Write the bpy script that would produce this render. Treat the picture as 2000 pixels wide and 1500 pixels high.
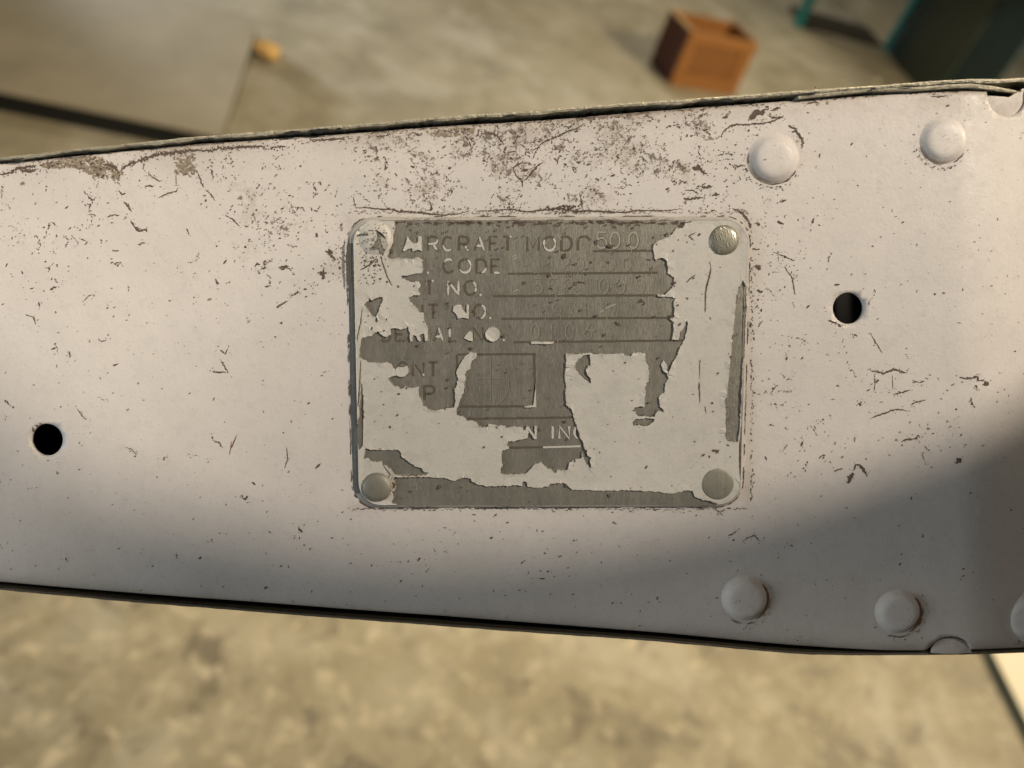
import bpy, bmesh, math, random
import numpy as np
from mathutils import Vector, Matrix, noise as mnoise
from mathutils.geometry import delaunay_2d_cdt

for o in list(bpy.data.objects):
    bpy.data.objects.remove(o)
random.seed(7)
RNG = np.random.default_rng(11)
SC = bpy.context.scene
COL = SC.collection
R = math.radians

# ------------------------------------------------------------------ camera
FPX = 1505.0                 # focal length in photo pixels (2000 wide)
CAM_H = 1.15
zc = Vector((590, 1530, 1505)).normalized()          # world up seen in camera axes
yc = (Vector((0, 1, 0)) - zc * zc.y).normalized()
xc = yc.cross(zc)
RC = Matrix((xc, yc, zc))                           # camera axes -> world axes
CAM_LOC = Vector((0, 0, CAM_H))
cam_d = bpy.data.cameras.new('camera')
cam_d.sensor_width = 36.0
cam_d.lens = 36.0 * FPX / 2000.0
cam_d.clip_start = 0.01
cam_d.clip_end = 100
cam_d.dof.use_dof = True
cam_d.dof.focus_distance = 0.1500
cam_d.dof.aperture_fstop = 11.0
cam = bpy.data.objects.new('camera', cam_d)
COL.objects.link(cam)
cam.matrix_world = Matrix.Translation(CAM_LOC) @ RC.to_4x4()
SC.camera = cam

# panel plane (1 photo pixel = 0.1 mm at its centre), tipped back at its lower side
TILT = R(6.0)
PD = 0.1505
Mpan = Matrix.Translation(CAM_LOC) @ RC.to_4x4() @ Matrix.Translation((0, 0, -PD)) @ Matrix.Rotation(TILT, 4, 'X')
PX = 1e-4

def U(px, py, w=0.0):
    """photo pixel -> point on the panel, w metres proud of it (panel axes)"""
    d = Vector(((px - 1000) / FPX, -(py - 750) / FPX, -1))
    n = Vector((0, -math.sin(TILT), math.cos(TILT)))
    P0 = Vector((0, 0, -PD))
    lam = ((P0 + n * w).dot(n)) / d.dot(n)
    p = d * lam - P0
    return Vector((p.x, p.y * math.cos(TILT) + p.z * math.sin(TILT), w))

def FL(px, py, z=0.0):
    """photo pixel -> world point on the horizontal plane at height z"""
    d = RC @ Vector(((px - 1000) / FPX, -(py - 750) / FPX, -1))
    k = (z - CAM_H) / d.z
    return CAM_LOC + d * k

# ------------------------------------------------------------------ light
w = bpy.data.worlds.new('World'); SC.world = w; w.use_nodes = True
bg = w.node_tree.nodes['Background']
bg.inputs[0].default_value = (0.86, 0.95, 1.0, 1); bg.inputs[1].default_value = 0.042

def aim(o, loc, target):
    o.location = loc
    o.rotation_euler = (Vector(target) - Vector(loc)).to_track_quat('-Z', 'Y').to_euler()

def spot(name, lp, tp, energy, color, ang, blend, rad):
    l = bpy.data.lights.new(name, 'SPOT'); l.energy = energy; l.color = color
    l.spot_size = ang; l.spot_blend = blend; l.shadow_soft_size = rad
    o = bpy.data.objects.new(name, l); COL.objects.link(o)
    aim(o, Mpan @ Vector(lp), Mpan @ Vector(tp)); return o

def area(name, loc, tgt, energy, color, sx, sy):
    l = bpy.data.lights.new(name, 'AREA'); l.energy = energy; l.color = color
    l.shape = 'RECTANGLE'; l.size = sx; l.size_y = sy
    o = bpy.data.objects.new(name, l); COL.objects.link(o)
    aim(o, loc, tgt); return o

def edge_spot(name, lp, pts, energy, color, blend, rad):
    """a lamp at lp whose round pool of light ends on the panel at the three given points"""
    lp = Vector(lp)
    u = [(U(*p) - lp).normalized() for p in pts]
    ax = (u[1] - u[0]).cross(u[2] - u[0]).normalized()
    if ax.dot(u[0]) < 0: ax = -ax
    return spot(name, lp, lp + ax, energy, color, 2 * math.acos(max(-1, min(1, ax.dot(u[0])))), blend, rad)
WARM = (1.0, 0.87, 0.70)
RIGHT, TOPL = (1.00, 0.55, 0.86), (0.2, 0.75, 1.0)
HIGH = (0.80, 0.55, 1.0)
edge_spot('panel_fill_spot', RIGHT, [(930, 1088), (1500, 998), (2000, 808)], 78, WARM, 0.03, 0.008)  # warm key split into added spots; cone edges stand in for a cast shadow
edge_spot('panel_fill_spot', RIGHT, [(0, 1500), (1000, 1450), (2000, 1300)], 18, WARM, 0.5, 0.02)
edge_spot('panel_fill_spot', TOPL, [(0, 1500), (1000, 1450), (2000, 1300)], 44, WARM, 0.5, 0.02)
edge_spot('panel_fill_spot', HIGH, [(0, 1300), (200, 1200), (550, 800)], 25, WARM, 0.7, 0.02)
edge_spot('panel_fill_spot', HIGH, [(0, 1250), (300, 1130), (750, 800)], 14, WARM, 0.6, 0.02)
edge_spot('panel_fill_spot', TOPL, [(0, 1200), (600, 1000), (1200, 900)], 38, WARM, 0.4, 0.02)
# added unseen lamps that brighten floor, crate and bench; the panel faces away from them
area('floor_fill', (0.5, 0.8, 1.6), (0.3, 0.6, 0.0), 15, (1.0, 0.80, 0.49), 0.6, 0.35)
area('floor_fill', (2.4, 4.4, 3.2), (1.2, 3.0, 0.0), 52, (1.0, 0.90, 0.70), 1.2, 0.6)
fd = bpy.data.lights.new('low_fill_spot', 'SPOT'); fd.energy = 900; fd.color = (0.93, 0.96, 1.0); fd.spot_size = R(32); fd.spot_blend = 0.8; fd.shadow_soft_size = 0.12
fd = bpy.data.objects.new('low_fill_spot', fd); COL.objects.link(fd); aim(fd, (-1.7, 5.3, 0.52), (0.55, 2.55, 0.0))  # spot added low at far left so the board throws its shadow
area('floor_fill', (2.8, 0.5, 2.1), (1.9, 2.6, 0.0), 74, (1.0, 0.80, 0.50), 0.9, 0.5)
# pale blue fill lamp added at the left for the lower rivets
area('left_fill', Mpan @ Vector((-0.9, -0.12, 0.32)), Mpan @ Vector((0.05, -0.02, 0)), 3.5, (0.84, 0.95, 1.0), 0.3, 0.3)

SC.view_settings.view_transform = 'Standard'
SC.view_settings.look = 'None'
SC.view_settings.exposure = 0
SC.view_settings.gamma = 1

# ------------------------------------------------------------------ helpers
def link(name, me, mat, parent=None, smooth=False):
    o = bpy.data.objects.new(name, me); COL.objects.link(o)
    if mat: me.materials.append(mat)
    if parent: o.parent = parent
    if smooth:
        for p in me.polygons: p.use_smooth = True
    return o

def mk(name, verts, faces, mat, parent=None, smooth=False, fix=True):
    me = bpy.data.meshes.new(name)
    me.from_pydata([tuple(v) for v in verts], [], faces); me.update()
    if fix:
        bm = bmesh.new(); bm.from_mesh(me)
        bmesh.ops.recalc_face_normals(bm, faces=bm.faces); bm.to_mesh(me); bm.free()
    return link(name, me, mat, parent, smooth)

def empty(name, loc, label, cat, group=None, mat=None):
    o = bpy.data.objects.new(name, None); COL.objects.link(o)
    if mat is not None: o.matrix_world = mat
    else: o.location = loc
    o['label'] = label; o['category'] = cat
    if group: o['group'] = group
    return o

def interp(pts, x):
    return float(np.interp(x, [p[0] for p in pts], [p[1] for p in pts]))

def smooth_interp(pts, x):
    # Catmull style smoothing through averaging neighbours
    return (interp(pts, x - 40) + 2 * interp(pts, x) + interp(pts, x + 40)) / 4

def inpoly(poly, X, Y):
    X = np.asarray(X); Y = np.asarray(Y)
    ins = np.zeros(X.shape, bool)
    n = len(poly)
    for i in range(n):
        x1, y1 = poly[i]; x2, y2 = poly[(i + 1) % n]
        if y1 == y2: continue
        c = ((y1 > Y) != (y2 > Y)) & (X < (x2 - x1) * (Y - y1) / (y2 - y1) + x1)
        ins ^= c
    return ins

# ------------------------------------------------------------------ node helpers
def nmat(name):
    m = bpy.data.materials.new(name); m.use_nodes = True
    nt = m.node_tree
    return m, nt, nt.nodes['Principled BSDF']
def N(nt, t, **kw):
    n = nt.nodes.new(t)
    for k, v in kw.items(): setattr(n, k, v)
    return n
def noise(nt, scale, detail=4, rough=0.55, vec=None, dist=0):
    n = N(nt, 'ShaderNodeTexNoise'); n.inputs['Scale'].default_value = scale
    n.inputs['Detail'].default_value = detail; n.inputs['Roughness'].default_value = rough
    n.inputs['Distortion'].default_value = dist
    if vec is not None: nt.links.new(vec, n.inputs['Vector'])
    return n
def ramp(nt, src, stops):
    r = N(nt, 'ShaderNodeValToRGB')
    el = r.color_ramp.elements
    while len(el) < len(stops): el.new(0.5)
    for e, (p, c) in zip(el, stops):
        e.position = p; e.color = c if len(c) == 4 else (*c, 1)
    nt.links.new(src, r.inputs[0]); return r
def mix(nt, fac, a, b, blend='MIX'):
    m = N(nt, 'ShaderNodeMix', data_type='RGBA', blend_type=blend)
    for s, v in ((0, fac), (6, a), (7, b)):
        if hasattr(v, 'links'): nt.links.new(v, m.inputs[s])
        elif isinstance(v, (int, float)): m.inputs[s].default_value = v
        else: m.inputs[s].default_value = (*v, 1)
    return m.outputs[2]
def mathn(nt, op, a, b=None, clamp=False):
    m = N(nt, 'ShaderNodeMath', operation=op, use_clamp=clamp)
    for i, v in enumerate((a, b)):
        if v is None: continue
        if hasattr(v, 'links'): nt.links.new(v, m.inputs[i])
        else: m.inputs[i].default_value = v
    return m.outputs[0]
def objco(nt, scale=(1, 1, 1)):
    t = N(nt, 'ShaderNodeTexCoord')
    mp = N(nt, 'ShaderNodeMapping'); mp.inputs['Scale'].default_value = scale
    nt.links.new(t.outputs['Object'], mp.inputs[0]); return mp.outputs[0]
def bump(nt, b, h, strength, dist):
    n = N(nt, 'ShaderNodeBump'); n.inputs['Strength'].default_value = strength
    n.inputs['Distance'].default_value = dist
    nt.links.new(h, n.inputs['Height']); nt.links.new(n.outputs[0], b.inputs['Normal'])

def paint_mat(name, col, stain=True, rough=0.48):
    m, nt, b = nmat(name)
    v = objco(nt)
    big = noise(nt, 60, 4, 0.6, v)
    base = mix(nt, big.outputs[0], tuple(c * 0.88 for c in col), tuple(min(1, c * 1.08) for c in col))
    sm = noise(nt, 28, 6, .7, objco(nt, (1, .45, 1)), 1.2)
    base = mix(nt, mathn(nt, 'MULTIPLY', ramp(nt, sm.outputs[0], [(.46, (0, 0, 0)), (.75, (1, 1, 1))]).outputs[0], .17), base, tuple(c * .68 for c in (col[0], col[1] * .98, col[2] * .93)))
    mid = noise(nt, 420, 5, 0.65, v)
    soft = ramp(nt, mid.outputs[0], [(0.50, (0, 0, 0)), (0.80, (1, 1, 1))])
    base = mix(nt, mathn(nt, 'MULTIPLY', soft.outputs[0], 0.42), base, tuple(c * 0.72 for c in col))
    # pin-head dirt
    fine = noise(nt, 2600, 3, 0.6, v)
    fr = ramp(nt, fine.outputs[0], [(0.63, (0, 0, 0)), (0.70, (1, 1, 1))])
    base = mix(nt, mathn(nt, 'MULTIPLY', fr.outputs[0], 0.40), base, (0.16, 0.13, 0.11))
    if stain:
        a = N(nt, 'ShaderNodeAttribute', attribute_name='stain')
        sn = noise(nt, 900, 5, 0.7, v)
        f = mathn(nt, 'MULTIPLY', a.outputs['Fac'], mathn(nt, 'ADD', mathn(nt, 'MULTIPLY', sn.outputs[0], 1.3), 0.15), clamp=True)
        base = mix(nt, f, base, (0.20, 0.15, 0.105))
        # chipped specks and soft grime, thickest where the wear is
        d = N(nt, 'ShaderNodeAttribute', attribute_name='wear')
        for sc_, th, sl, amt, cc in ((520, .70, .26, .85, (0.125, 0.095, 0.075)), (1500, .74, .27, .85, (0.13, 0.10, 0.08)), (170, .66, .30, .45, (0.32, 0.265, 0.215))):
            q = noise(nt, sc_, 7, .68, v, .4)
            e = mathn(nt, 'SUBTRACT', q.outputs[0], mathn(nt, 'SUBTRACT', th, mathn(nt, 'MULTIPLY', d.outputs['Fac'], sl * .62)))
            e = mathn(nt, 'MULTIPLY', e, 22.0 if sc_ > 200 else 6.0, clamp=True)
            base = mix(nt, mathn(nt, 'MULTIPLY', e, amt), base, cc)
    nt.links.new(base, b.inputs['Base Color'])
    rr = ramp(nt, mid.outputs[0], [(0.3, (rough - .08,) * 3), (0.7, (rough + .12,) * 3)])
    nt.links.new(rr.outputs[0], b.inputs['Roughness'])
    b.inputs['Specular IOR Level'].default_value = 0.35
    h = mathn(nt, 'ADD', mathn(nt, 'MULTIPLY', noise(nt, 1500, 3, .5, v).outputs[0], 0.5), noise(nt, 260, 3, .5, v).outputs[0])
    bump(nt, b, h, 0.35, 0.00022)
    return m

M_PAINT = paint_mat('white_paint', (0.612, 0.574, 0.548))
M_FILM = paint_mat('plate_paint', (0.535, 0.512, 0.472), stain=False, rough=0.45)
nt = M_FILM.node_tree; b_ = nt.nodes['Principled BSDF']
src = b_.inputs['Base Color'].links[0].from_socket
wn = noise(nt, 150, 6, .7, objco(nt), .8)
c_ = mix(nt, mathn(nt, 'MULTIPLY', ramp(nt, wn.outputs[0], [(.52, (0, 0, 0)), (.70, (1, 1, 1))]).outputs[0], .5), src, (.40, .385, .345))
wn2 = noise(nt, 800, 5, .7, objco(nt), .3)
c_ = mix(nt, mathn(nt, 'MULTIPLY', ramp(nt, wn2.outputs[0], [(.60, (0, 0, 0)), (.72, (1, 1, 1))]).outputs[0], .45), c_, (.30, .275, .235))
nt.links.new(c_, b_.inputs['Base Color'])

def simple(name, col, rough=0.6, metal=0.0, var=0.25, scale=300, spec=0.4, bmp=0.0):
    m, nt, b = nmat(name)
    v = objco(nt)
    n = noise(nt, scale, 5, .6, v)
    c = mix(nt, n.outputs[0], tuple(x * (1 - var) for x in col), tuple(min(1, x * (1 + var)) for x in col))
    nt.links.new(c, b.inputs['Base Color'])
    b.inputs['Roughness'].default_value = rough; b.inputs['Metallic'].default_value = metal
    b.inputs['Specular IOR Level'].default_value = spec
    if bmp: bump(nt, b, n.outputs[0], bmp, 1.0 / scale)
    return m

def metal_mat(name, col, bright, met=0.55, rlo=.28):
    m, nt, b = nmat(name)
    v = objco(nt, (1, 0.12, 1))
    sc = noise(nt, 5200, 3, .6, v)
    v2 = objco(nt)
    bl = noise(nt, 130, 5, .65, v2)
    c = mix(nt, bl.outputs[0], tuple(x * .58 for x in col), tuple(x * 1.36 for x in col))
    stq = noise(nt, 700, 4, .6, objco(nt, (1, .06, 1)))
    c = mix(nt, mathn(nt, 'MULTIPLY', ramp(nt, stq.outputs[0], [(.45, (0, 0, 0)), (.70, (1, 1, 1))]).outputs[0], .35), c, tuple(x * 1.5 for x in col))
    scr = ramp(nt, sc.outputs[0], [(0.60, (0, 0, 0)), (0.74, (1, 1, 1))])
    c = mix(nt, mathn(nt, 'MULTIPLY', scr.outputs[0], 0.7), c, bright)
    sp = noise(nt, 900, 5, .7, v2)
    spr = ramp(nt, sp.outputs[0], [(0.62, (0, 0, 0)), (0.72, (1, 1, 1))])
    c = mix(nt, mathn(nt, 'MULTIPLY', spr.outputs[0], 0.55), c, (0.07, 0.06, 0.045))
    nt.links.new(c, b.inputs['Base Color'])
    b.inputs['Metallic'].default_value = met
    rr = ramp(nt, sc.outputs[0], [(0.35, (.55,) * 3), (0.7, (rlo,) * 3)])
    nt.links.new(rr.outputs[0], b.inputs['Roughness'])
    bump(nt, b, mathn(nt, 'ADD', sc.outputs[0], mathn(nt, 'MULTIPLY', bl.outputs[0], 2.0)), 0.35, 0.00012)
    return m
M_METAL = metal_mat('bare_metal', (0.275, 0.260, 0.225), (0.56, 0.53, 0.44))
M_RIVET = metal_mat('rivet_metal', (0.27, 0.255, 0.20), (0.62, 0.58, 0.44), .4, .42)
M_RIVETD = metal_mat('dull_rivet_metal', (0.22, 0.21, 0.175), (0.30, 0.28, 0.235), .25, .5)
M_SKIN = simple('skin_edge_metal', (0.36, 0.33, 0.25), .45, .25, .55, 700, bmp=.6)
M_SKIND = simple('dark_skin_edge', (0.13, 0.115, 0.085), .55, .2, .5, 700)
M_DARK = simple('dark_primer', (0.012, 0.012, 0.012), .8)
M_CHIP = simple('chipped_dirt', (0.108, 0.082, 0.066), .85, 0, .5, 1500, .2)
M_CHIP2 = simple('scraped_primer', (0.26, 0.215, 0.165), .85, 0, .5, 1500, .2)
M_LETTER = simple('etched_letter', (0.105, 0.090, 0.070), .7, .1, .35, 2500, .25)
M_FAINT = simple('stamp_lit_flank', (0.46, 0.44, 0.36), .4, .4, .3, 2500, .4)
M_RUST_BROWN = simple('rust_brown_mark', (0.17, 0.095, 0.045), .8, 0, .4, 2000, .2)
M_SILVER = simple('scratch_glint', (0.75, 0.72, 0.62), .3, .6, .2, 2000, .5)

# ------------------------------------------------------------------ the stabilizer
ROOT = empty('aircraft_fin', None, 'white painted metal fin with riveted data plate and chipped paint', 'aircraft part', mat=Mpan)

S_TOP = [(-800, 384), (-200, 330), (0, 308), (120, 295), (350, 269.5), (600, 250), (700, 242), (845, 229), (1055, 215), (1300, 196), (1545, 178), (1790, 161), (1895, 152.5), (1950, 155), (2000, 152), (2200, 148), (2700, 150)]
W_TOP = [(-800, 391), (-200, 337), (0, 315), (120, 304), (350, 280), (600, 262), (700, 256), (845, 244), (1055, 232), (1300, 211), (1545, 193), (1790, 175), (1895, 172), (2000, 172), (2200, 172), (2700, 174)]
W_BOT = [(-800, 1081), (-200, 1130), (0, 1146), (245, 1167), (650, 1197), (1000, 1223), (1300, 1246), (1545, 1270), (1730, 1281), (1880, 1281), (2000, 1276), (2200, 1266), (2700, 1225)]
S_BOT = [(-800, 1087), (-200, 1136), (0, 1152), (245, 1175), (650, 1207), (1000, 1233), (1300, 1254), (1545, 1277), (1640, 1280), (1730, 1280), (1880, 1279), (2000, 1275), (2200, 1266), (2700, 1225)]
HOLES = [(91, 859, 31.5), (1657, 602, 31)]
NOTCH_T = (1968, 186, 40, 42)
NOTCH_B = (1858, 1281, 43, 38)

def bend(x):
    t = max(0.0, x - 1866)
    L = 95.0
    if t < L: return -0.40 * t * t / (2 * L)
    return -0.40 * (L / 2 + (t - L))

BUMPS = []
def webz(x, y):
    """relief of the web in pixels (0.1 mm)"""
    dt = y - smooth_interp(W_TOP, x); db = smooth_interp(W_BOT, x) - y
    z = bend(x)
    rt, rb = 16.0, 34.0
    if dt < rt:
        q = max(0.0, min(rt, rt - dt)); z -= rt - math.sqrt(max(0, rt * rt - q * q))
    if db < rb:
        q = max(0.0, min(rb, rb - db)); z -= (rb - math.sqrt(max(0, rb * rb - q * q))) * 0.9
    v = mnoise.noise(Vector((x / 190.0, y / 150.0, 3.1)))
    z += v * 1.6 + mnoise.noise(Vector((x / 60.0, y / 60.0, 9.1))) * 0.35
    for (cx, cy, rr, hh) in BUMPS:
        d2 = ((x - cx) ** 2 + (y - cy) ** 2) / (rr * rr)
        if d2 < 6: z += hh * math.exp(-d2 * 1.5)
    return z

RIV = [(1510, 311, 40, 0), (1841, 275, 38, 0), (1455, 1168, 40, 0), (1753, 1194, 40, 0), (2000, 1204, 40, 0)]
BUMPS = [(c[0], c[1], 52, 3.5) for c in RIV]

def stain_at(x, y):
    dt = y - interp(W_TOP, x); db = interp(W_BOT, x) - y
    s = 0.55 * math.exp(-max(0, dt) / 14.0) + 0.16 * math.exp(-max(0, dt) / 60.0)
    s += 0.50 * math.exp(-max(0, db) / 14.0) + 0.10 * math.exp(-max(0, db) / 50.0)
    n = mnoise.noise(Vector((x / 120.0, y / 70.0, 5.5)))
    s *= 1.0 + 0.9 * n
    # dirt collected against the data plate
    px = max(690 - x, 0, x - 1452); py = max(432 - y, 0, y - 986)
    dp = math.hypot(px, py)
    if dp > 0:
        k = 1.0 if (y < 520 or x > 1440 or y > 980) else 0.35
        s += 0.36 * k * math.exp(-dp / 10.0) * (1 + mnoise.noise(Vector((x / 30.0, y / 30.0, 1.5))))
    for (cx, cy, rr, _) in RIV:
        d = math.hypot(x - cx, y - cy)
        if d > rr * .9: s += 0.16 * math.exp(-abs(d - rr - 6) / 6.0)
    # tan tint near the top right corner
    s += 0.20 * math.exp(-((x - 1880) / 150.0) ** 2 - ((y - 195) / 40.0) ** 2)
    s += 0.28 * math.exp(-((x - 655) / 40.0) ** 2 - ((y - 525) / 18.0) ** 2)
    return max(0.0, min(1.0, s))

def dens(x, y):
    t = y - interp(W_TOP, x)
    d = 0.03
    d += 1.25 * math.exp(-((x - 1130) / 330.0) ** 4) * math.exp(-(max(0, t - 60) / 130.0) ** 2)
    d += .5 * math.exp(-((x - 900) / 420.0) ** 4) * math.exp(-(max(0, t - 60) / 150.0) ** 2)
    d += .34 * math.exp(-((x - 300) / 400.0) ** 4) * math.exp(-(max(0, t - 50) / 190.0) ** 2)
    d += .55 * math.exp(-((x - 600) / 90.0) ** 2 - ((y - 480) / 110.0) ** 2)
    d += .30 * math.exp(-((x - 1540) / 90.0) ** 2 - ((y - 620) / 260.0) ** 2)
    d += .22 * math.exp(-((x - 1720) / 170.0) ** 2 - ((y - 800) / 80.0) ** 2)
    d += .12 * math.exp(-((x - 850) / 350.0) ** 2 - ((y - 1060) / 70.0) ** 2)
    n_ = mnoise.noise(Vector((x / 70.0, y / 55.0, 4.4)))
    return max(0.02, d * (0.55 + 1.5 * max(-.3, n_)))
# web: a sheet with real holes and bend reliefs, rounded over at both edges
xs = list(np.arange(-640, -40, 30.0)) + list(np.arange(-40, 1880, 12.5)) + list(np.arange(1880, 2100, 7.0)) + list(np.arange(2100, 2480, 20.0))
pts = []
for x in xs:
    t, b = smooth_interp(W_TOP, x), smooth_interp(W_BOT, x)
    ds = [0, 1.5, 3.5, 6, 9, 13, 18, 25, 34]
    es = [0, 1.5, 4, 7.5, 12, 18, 25, 34, 44]
    ys = [t + d for d in ds] + list(np.linspace(t + 46, b - 56, 66)) + [b - e for e in reversed(es)]
    pts += [(x, y) for y in ys]
P = np.array(pts)
keep = np.ones(len(P), bool)
loops = []
for (cx, cy, r) in HOLES:
    keep &= np.hypot(P[:, 0] - cx, P[:, 1] - cy) > r + 4
    loops.append([(cx + r * math.cos(a), cy + r * math.sin(a)) for a in np.linspace(0, 2 * math.pi, 48, endpoint=False)])
cut = []
for (cx, cy, rx, ry) in (NOTCH_T, NOTCH_B):
    keep &= ((P[:, 0] - cx) / rx) ** 2 + ((P[:, 1] - cy) / ry) ** 2 > 1.12
    lp = [(cx + rx * math.cos(a), cy + ry * math.sin(a)) for a in np.linspace(0, 2 * math.pi, 64, endpoint=False)]
    loops.append(lp)
extra = []
for (cx, cy, rr, _) in RIV:
    for k in range(1, 7):
        rad = rr + (k - 1) * 6
        for a in np.linspace(0, 2 * math.pi, 26, endpoint=False):
            if cx + rad * math.cos(a) < 2125: extra.append((cx + rad * math.cos(a), cy + rad * math.sin(a)))
P = np.vstack([P[keep], np.array(extra)])
ok = np.array([smooth_interp(W_TOP, x) - .01 <= y <= smooth_interp(W_BOT, x) + .01 for x, y in P])
P = P[ok]
V2 = [Vector((p[0], p[1])) for p in P]; E2 = []
for lp in loops:
    i0 = len(V2)
    V2 += [Vector(q) for q in lp]
    E2 += [(i0 + i, i0 + (i + 1) % len(lp)) for i in range(len(lp))]
ov, oe, of, *_ = delaunay_2d_cdt(V2, E2, [], 0, 1e-4)
cen = np.array([[sum(ov[i].x for i in f) / 3, sum(ov[i].y for i in f) / 3] for f in of])
bad = np.zeros(len(of), bool)
for lp in loops: bad |= inpoly(lp, cen[:, 0], cen[:, 1])
tt = np.array([smooth_interp(W_TOP, x) for x in cen[:, 0]]); bb = np.array([smooth_interp(W_BOT, x) for x in cen[:, 0]])
bad |= (cen[:, 1] < tt) | (cen[:, 1] > bb)
fs = [tuple(f) for f, k in zip(of, bad) if not k]
zz = [webz(v.x, v.y) for v in ov]
vv = []
for v, z in zip(ov, zz):
    p = U(v.x, v.y, bend(v.x) * PX); p.z = z * PX; vv.append(p)
web = mk('rib_web', vv, fs, M_PAINT, ROOT, smooth=True)
at_ = web.data.attributes.new('stain', 'FLOAT', 'POINT')
at_.data.foreach_set('value', [stain_at(v.x, v.y) for v in ov])
at_ = web.data.attributes.new('wear', 'FLOAT', 'POINT')
at_.data.foreach_set('value', [min(1.0, dens(v.x, v.y)) for v in ov])
sol = web.modifiers.new('sheet', 'SOLIDIFY'); sol.thickness = 0.0010; sol.offset = -1
if web.data.polygons[0].normal.z < 0: web.data.flip_normals()

def on_web(x, y, lift=0.25):
    p = U(x, y, bend(x) * PX); p.z = (webz(x, y) + lift) * PX
    return p

# rivets (painted over, dome with a flat crown and a soft skirt)
def rivet(name, cx, cy, prof, mat, parent, base, nseg=40, sq=1.0):
    c = U(cx, cy, bend(cx) * PX); c.z = base * PX
    vs, f = [], []
    jit = [1 + 0.02 * mnoise.noise(Vector((cx, cy, i * .7))) for i in range(nseg)]
    for (r, z) in prof:
        for i in range(nseg):
            a = 2 * math.pi * i / nseg
            vs.append(c + Vector((r * jit[i] * math.cos(a), r * jit[i] * sq * math.sin(a), z)) * PX)
    for k in range(len(prof) - 1):
        for i in range(nseg):
            j = (i + 1) % nseg
            f.append((k * nseg + i, k * nseg + j, (k + 1) * nseg + j, (k + 1) * nseg + i))
    vs.append(c + Vector((0, 0, prof[-1][1])) * PX)
    for i in range(nseg):
        f.append(((len(prof) - 1) * nseg + i, (len(prof) - 1) * nseg + (i + 1) % nseg, len(vs) - 1))
    return mk(name, vs, f, mat, parent, smooth=True)
for k, (cx, cy, r, _) in enumerate(RIV):
    h = 13
    prof = [(r + 16, -2.2), (r + 11, -0.9), (r + 7, .8), (r + 3.5, 3.2), (r + .5, 5.6), (r - 2.5, 8.2), (r - 5, 10.0), (r - 8, 11.4), (r - 12, 12.3), (r - 18, h - .2), (r - 28, h)]
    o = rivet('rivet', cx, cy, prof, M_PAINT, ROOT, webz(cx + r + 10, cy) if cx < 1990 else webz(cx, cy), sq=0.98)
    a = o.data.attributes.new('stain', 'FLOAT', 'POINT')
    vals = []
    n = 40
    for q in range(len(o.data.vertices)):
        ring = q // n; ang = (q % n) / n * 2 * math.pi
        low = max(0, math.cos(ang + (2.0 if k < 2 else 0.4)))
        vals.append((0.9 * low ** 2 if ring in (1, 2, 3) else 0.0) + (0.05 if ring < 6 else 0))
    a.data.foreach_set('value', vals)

# skins seen edge-on: thin sheets running back from the rib
def skin(name, upper, lower, proud, depth, mat, wob):
    vs, f = [], []
    X = list(np.arange(-660, 2490, 9.0))
    for i, x in enumerate(X):
        j = wob * mnoise.noise(Vector((x / 34.0, 1.7, 2.2))) + wob * .6 * mnoise.noise(Vector((x / 9.0, 4.7, 2.2)))
        j2 = wob * mnoise.noise(Vector((x / 45.0, 8.7, 6.2))) + wob * .7 * mnoise.noise(Vector((x / 11.0, 4.7, 7.2)))
        zb = bend(x)
        a = U(x, upper(x) + j * .6, (proud + zb) * PX); b = U(x, lower(x) + j2, (proud + zb) * PX)
        mid = (a + b) / 2 + Vector((0, 0, 1.5 * PX))
        vs += [a, mid, b, Vector((b.x, b.y, -depth)), Vector((a.x, a.y, -depth))]
    for i in range(len(X) - 1):
        p, q = i * 5, (i + 1) * 5
        for k in range(5):
            k2 = (k + 1) % 5
            f.append((p + k, p + k2, q + k2, q + k))
    f.append((0, 1, 2, 3, 4)); e = (len(X) - 1) * 5; f.append((e + 4, e + 3, e + 2, e + 1, e))
    return mk(name, vs, f, mat, ROOT, smooth=False)
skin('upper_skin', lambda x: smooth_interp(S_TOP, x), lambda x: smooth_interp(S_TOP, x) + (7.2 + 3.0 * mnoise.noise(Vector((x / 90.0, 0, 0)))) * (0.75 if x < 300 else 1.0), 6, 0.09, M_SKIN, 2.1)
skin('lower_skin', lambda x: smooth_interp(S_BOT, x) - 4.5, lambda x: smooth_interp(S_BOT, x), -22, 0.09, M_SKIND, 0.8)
# a second sheet parting from the upper skin at the right
vs, f = [], []
X2 = list(np.arange(1560, 1992, 6.0))
LIP = [(1560, 186), (1700, 171), (1790, 170), (1850, 165), (1895, 163), (1940, 168), (1985, 177)]
for x in X2:
    y0 = interp(LIP, x); th = 7.5 if x < 1950 else 7.5 - (x - 1950) * .09
    zb = bend(x)
    for (yy, ww) in ((y0, 4), (y0 + th * .5, 5.5), (y0 + th, 4), (y0 + th, -60), (y0, -60)):
        p = U(x, yy, (max(ww, 0) + zb) * PX); p.z = (ww + zb) * PX; vs.append(p)
for i in range(len(X2) - 1):
    for k in range(5):
        k2 = (k + 1) % 5; f.append((i * 5 + k, i * 5 + k2, i * 5 + 5 + k2, i * 5 + 5 + k))
f.append((0, 1, 2, 3, 4)); e = (len(X2) - 1) * 5; f.append((e, e + 1, e + 2, e + 3, e + 4))
mk('inner_skin_lip', vs, f, M_SKIN, ROOT)

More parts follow.
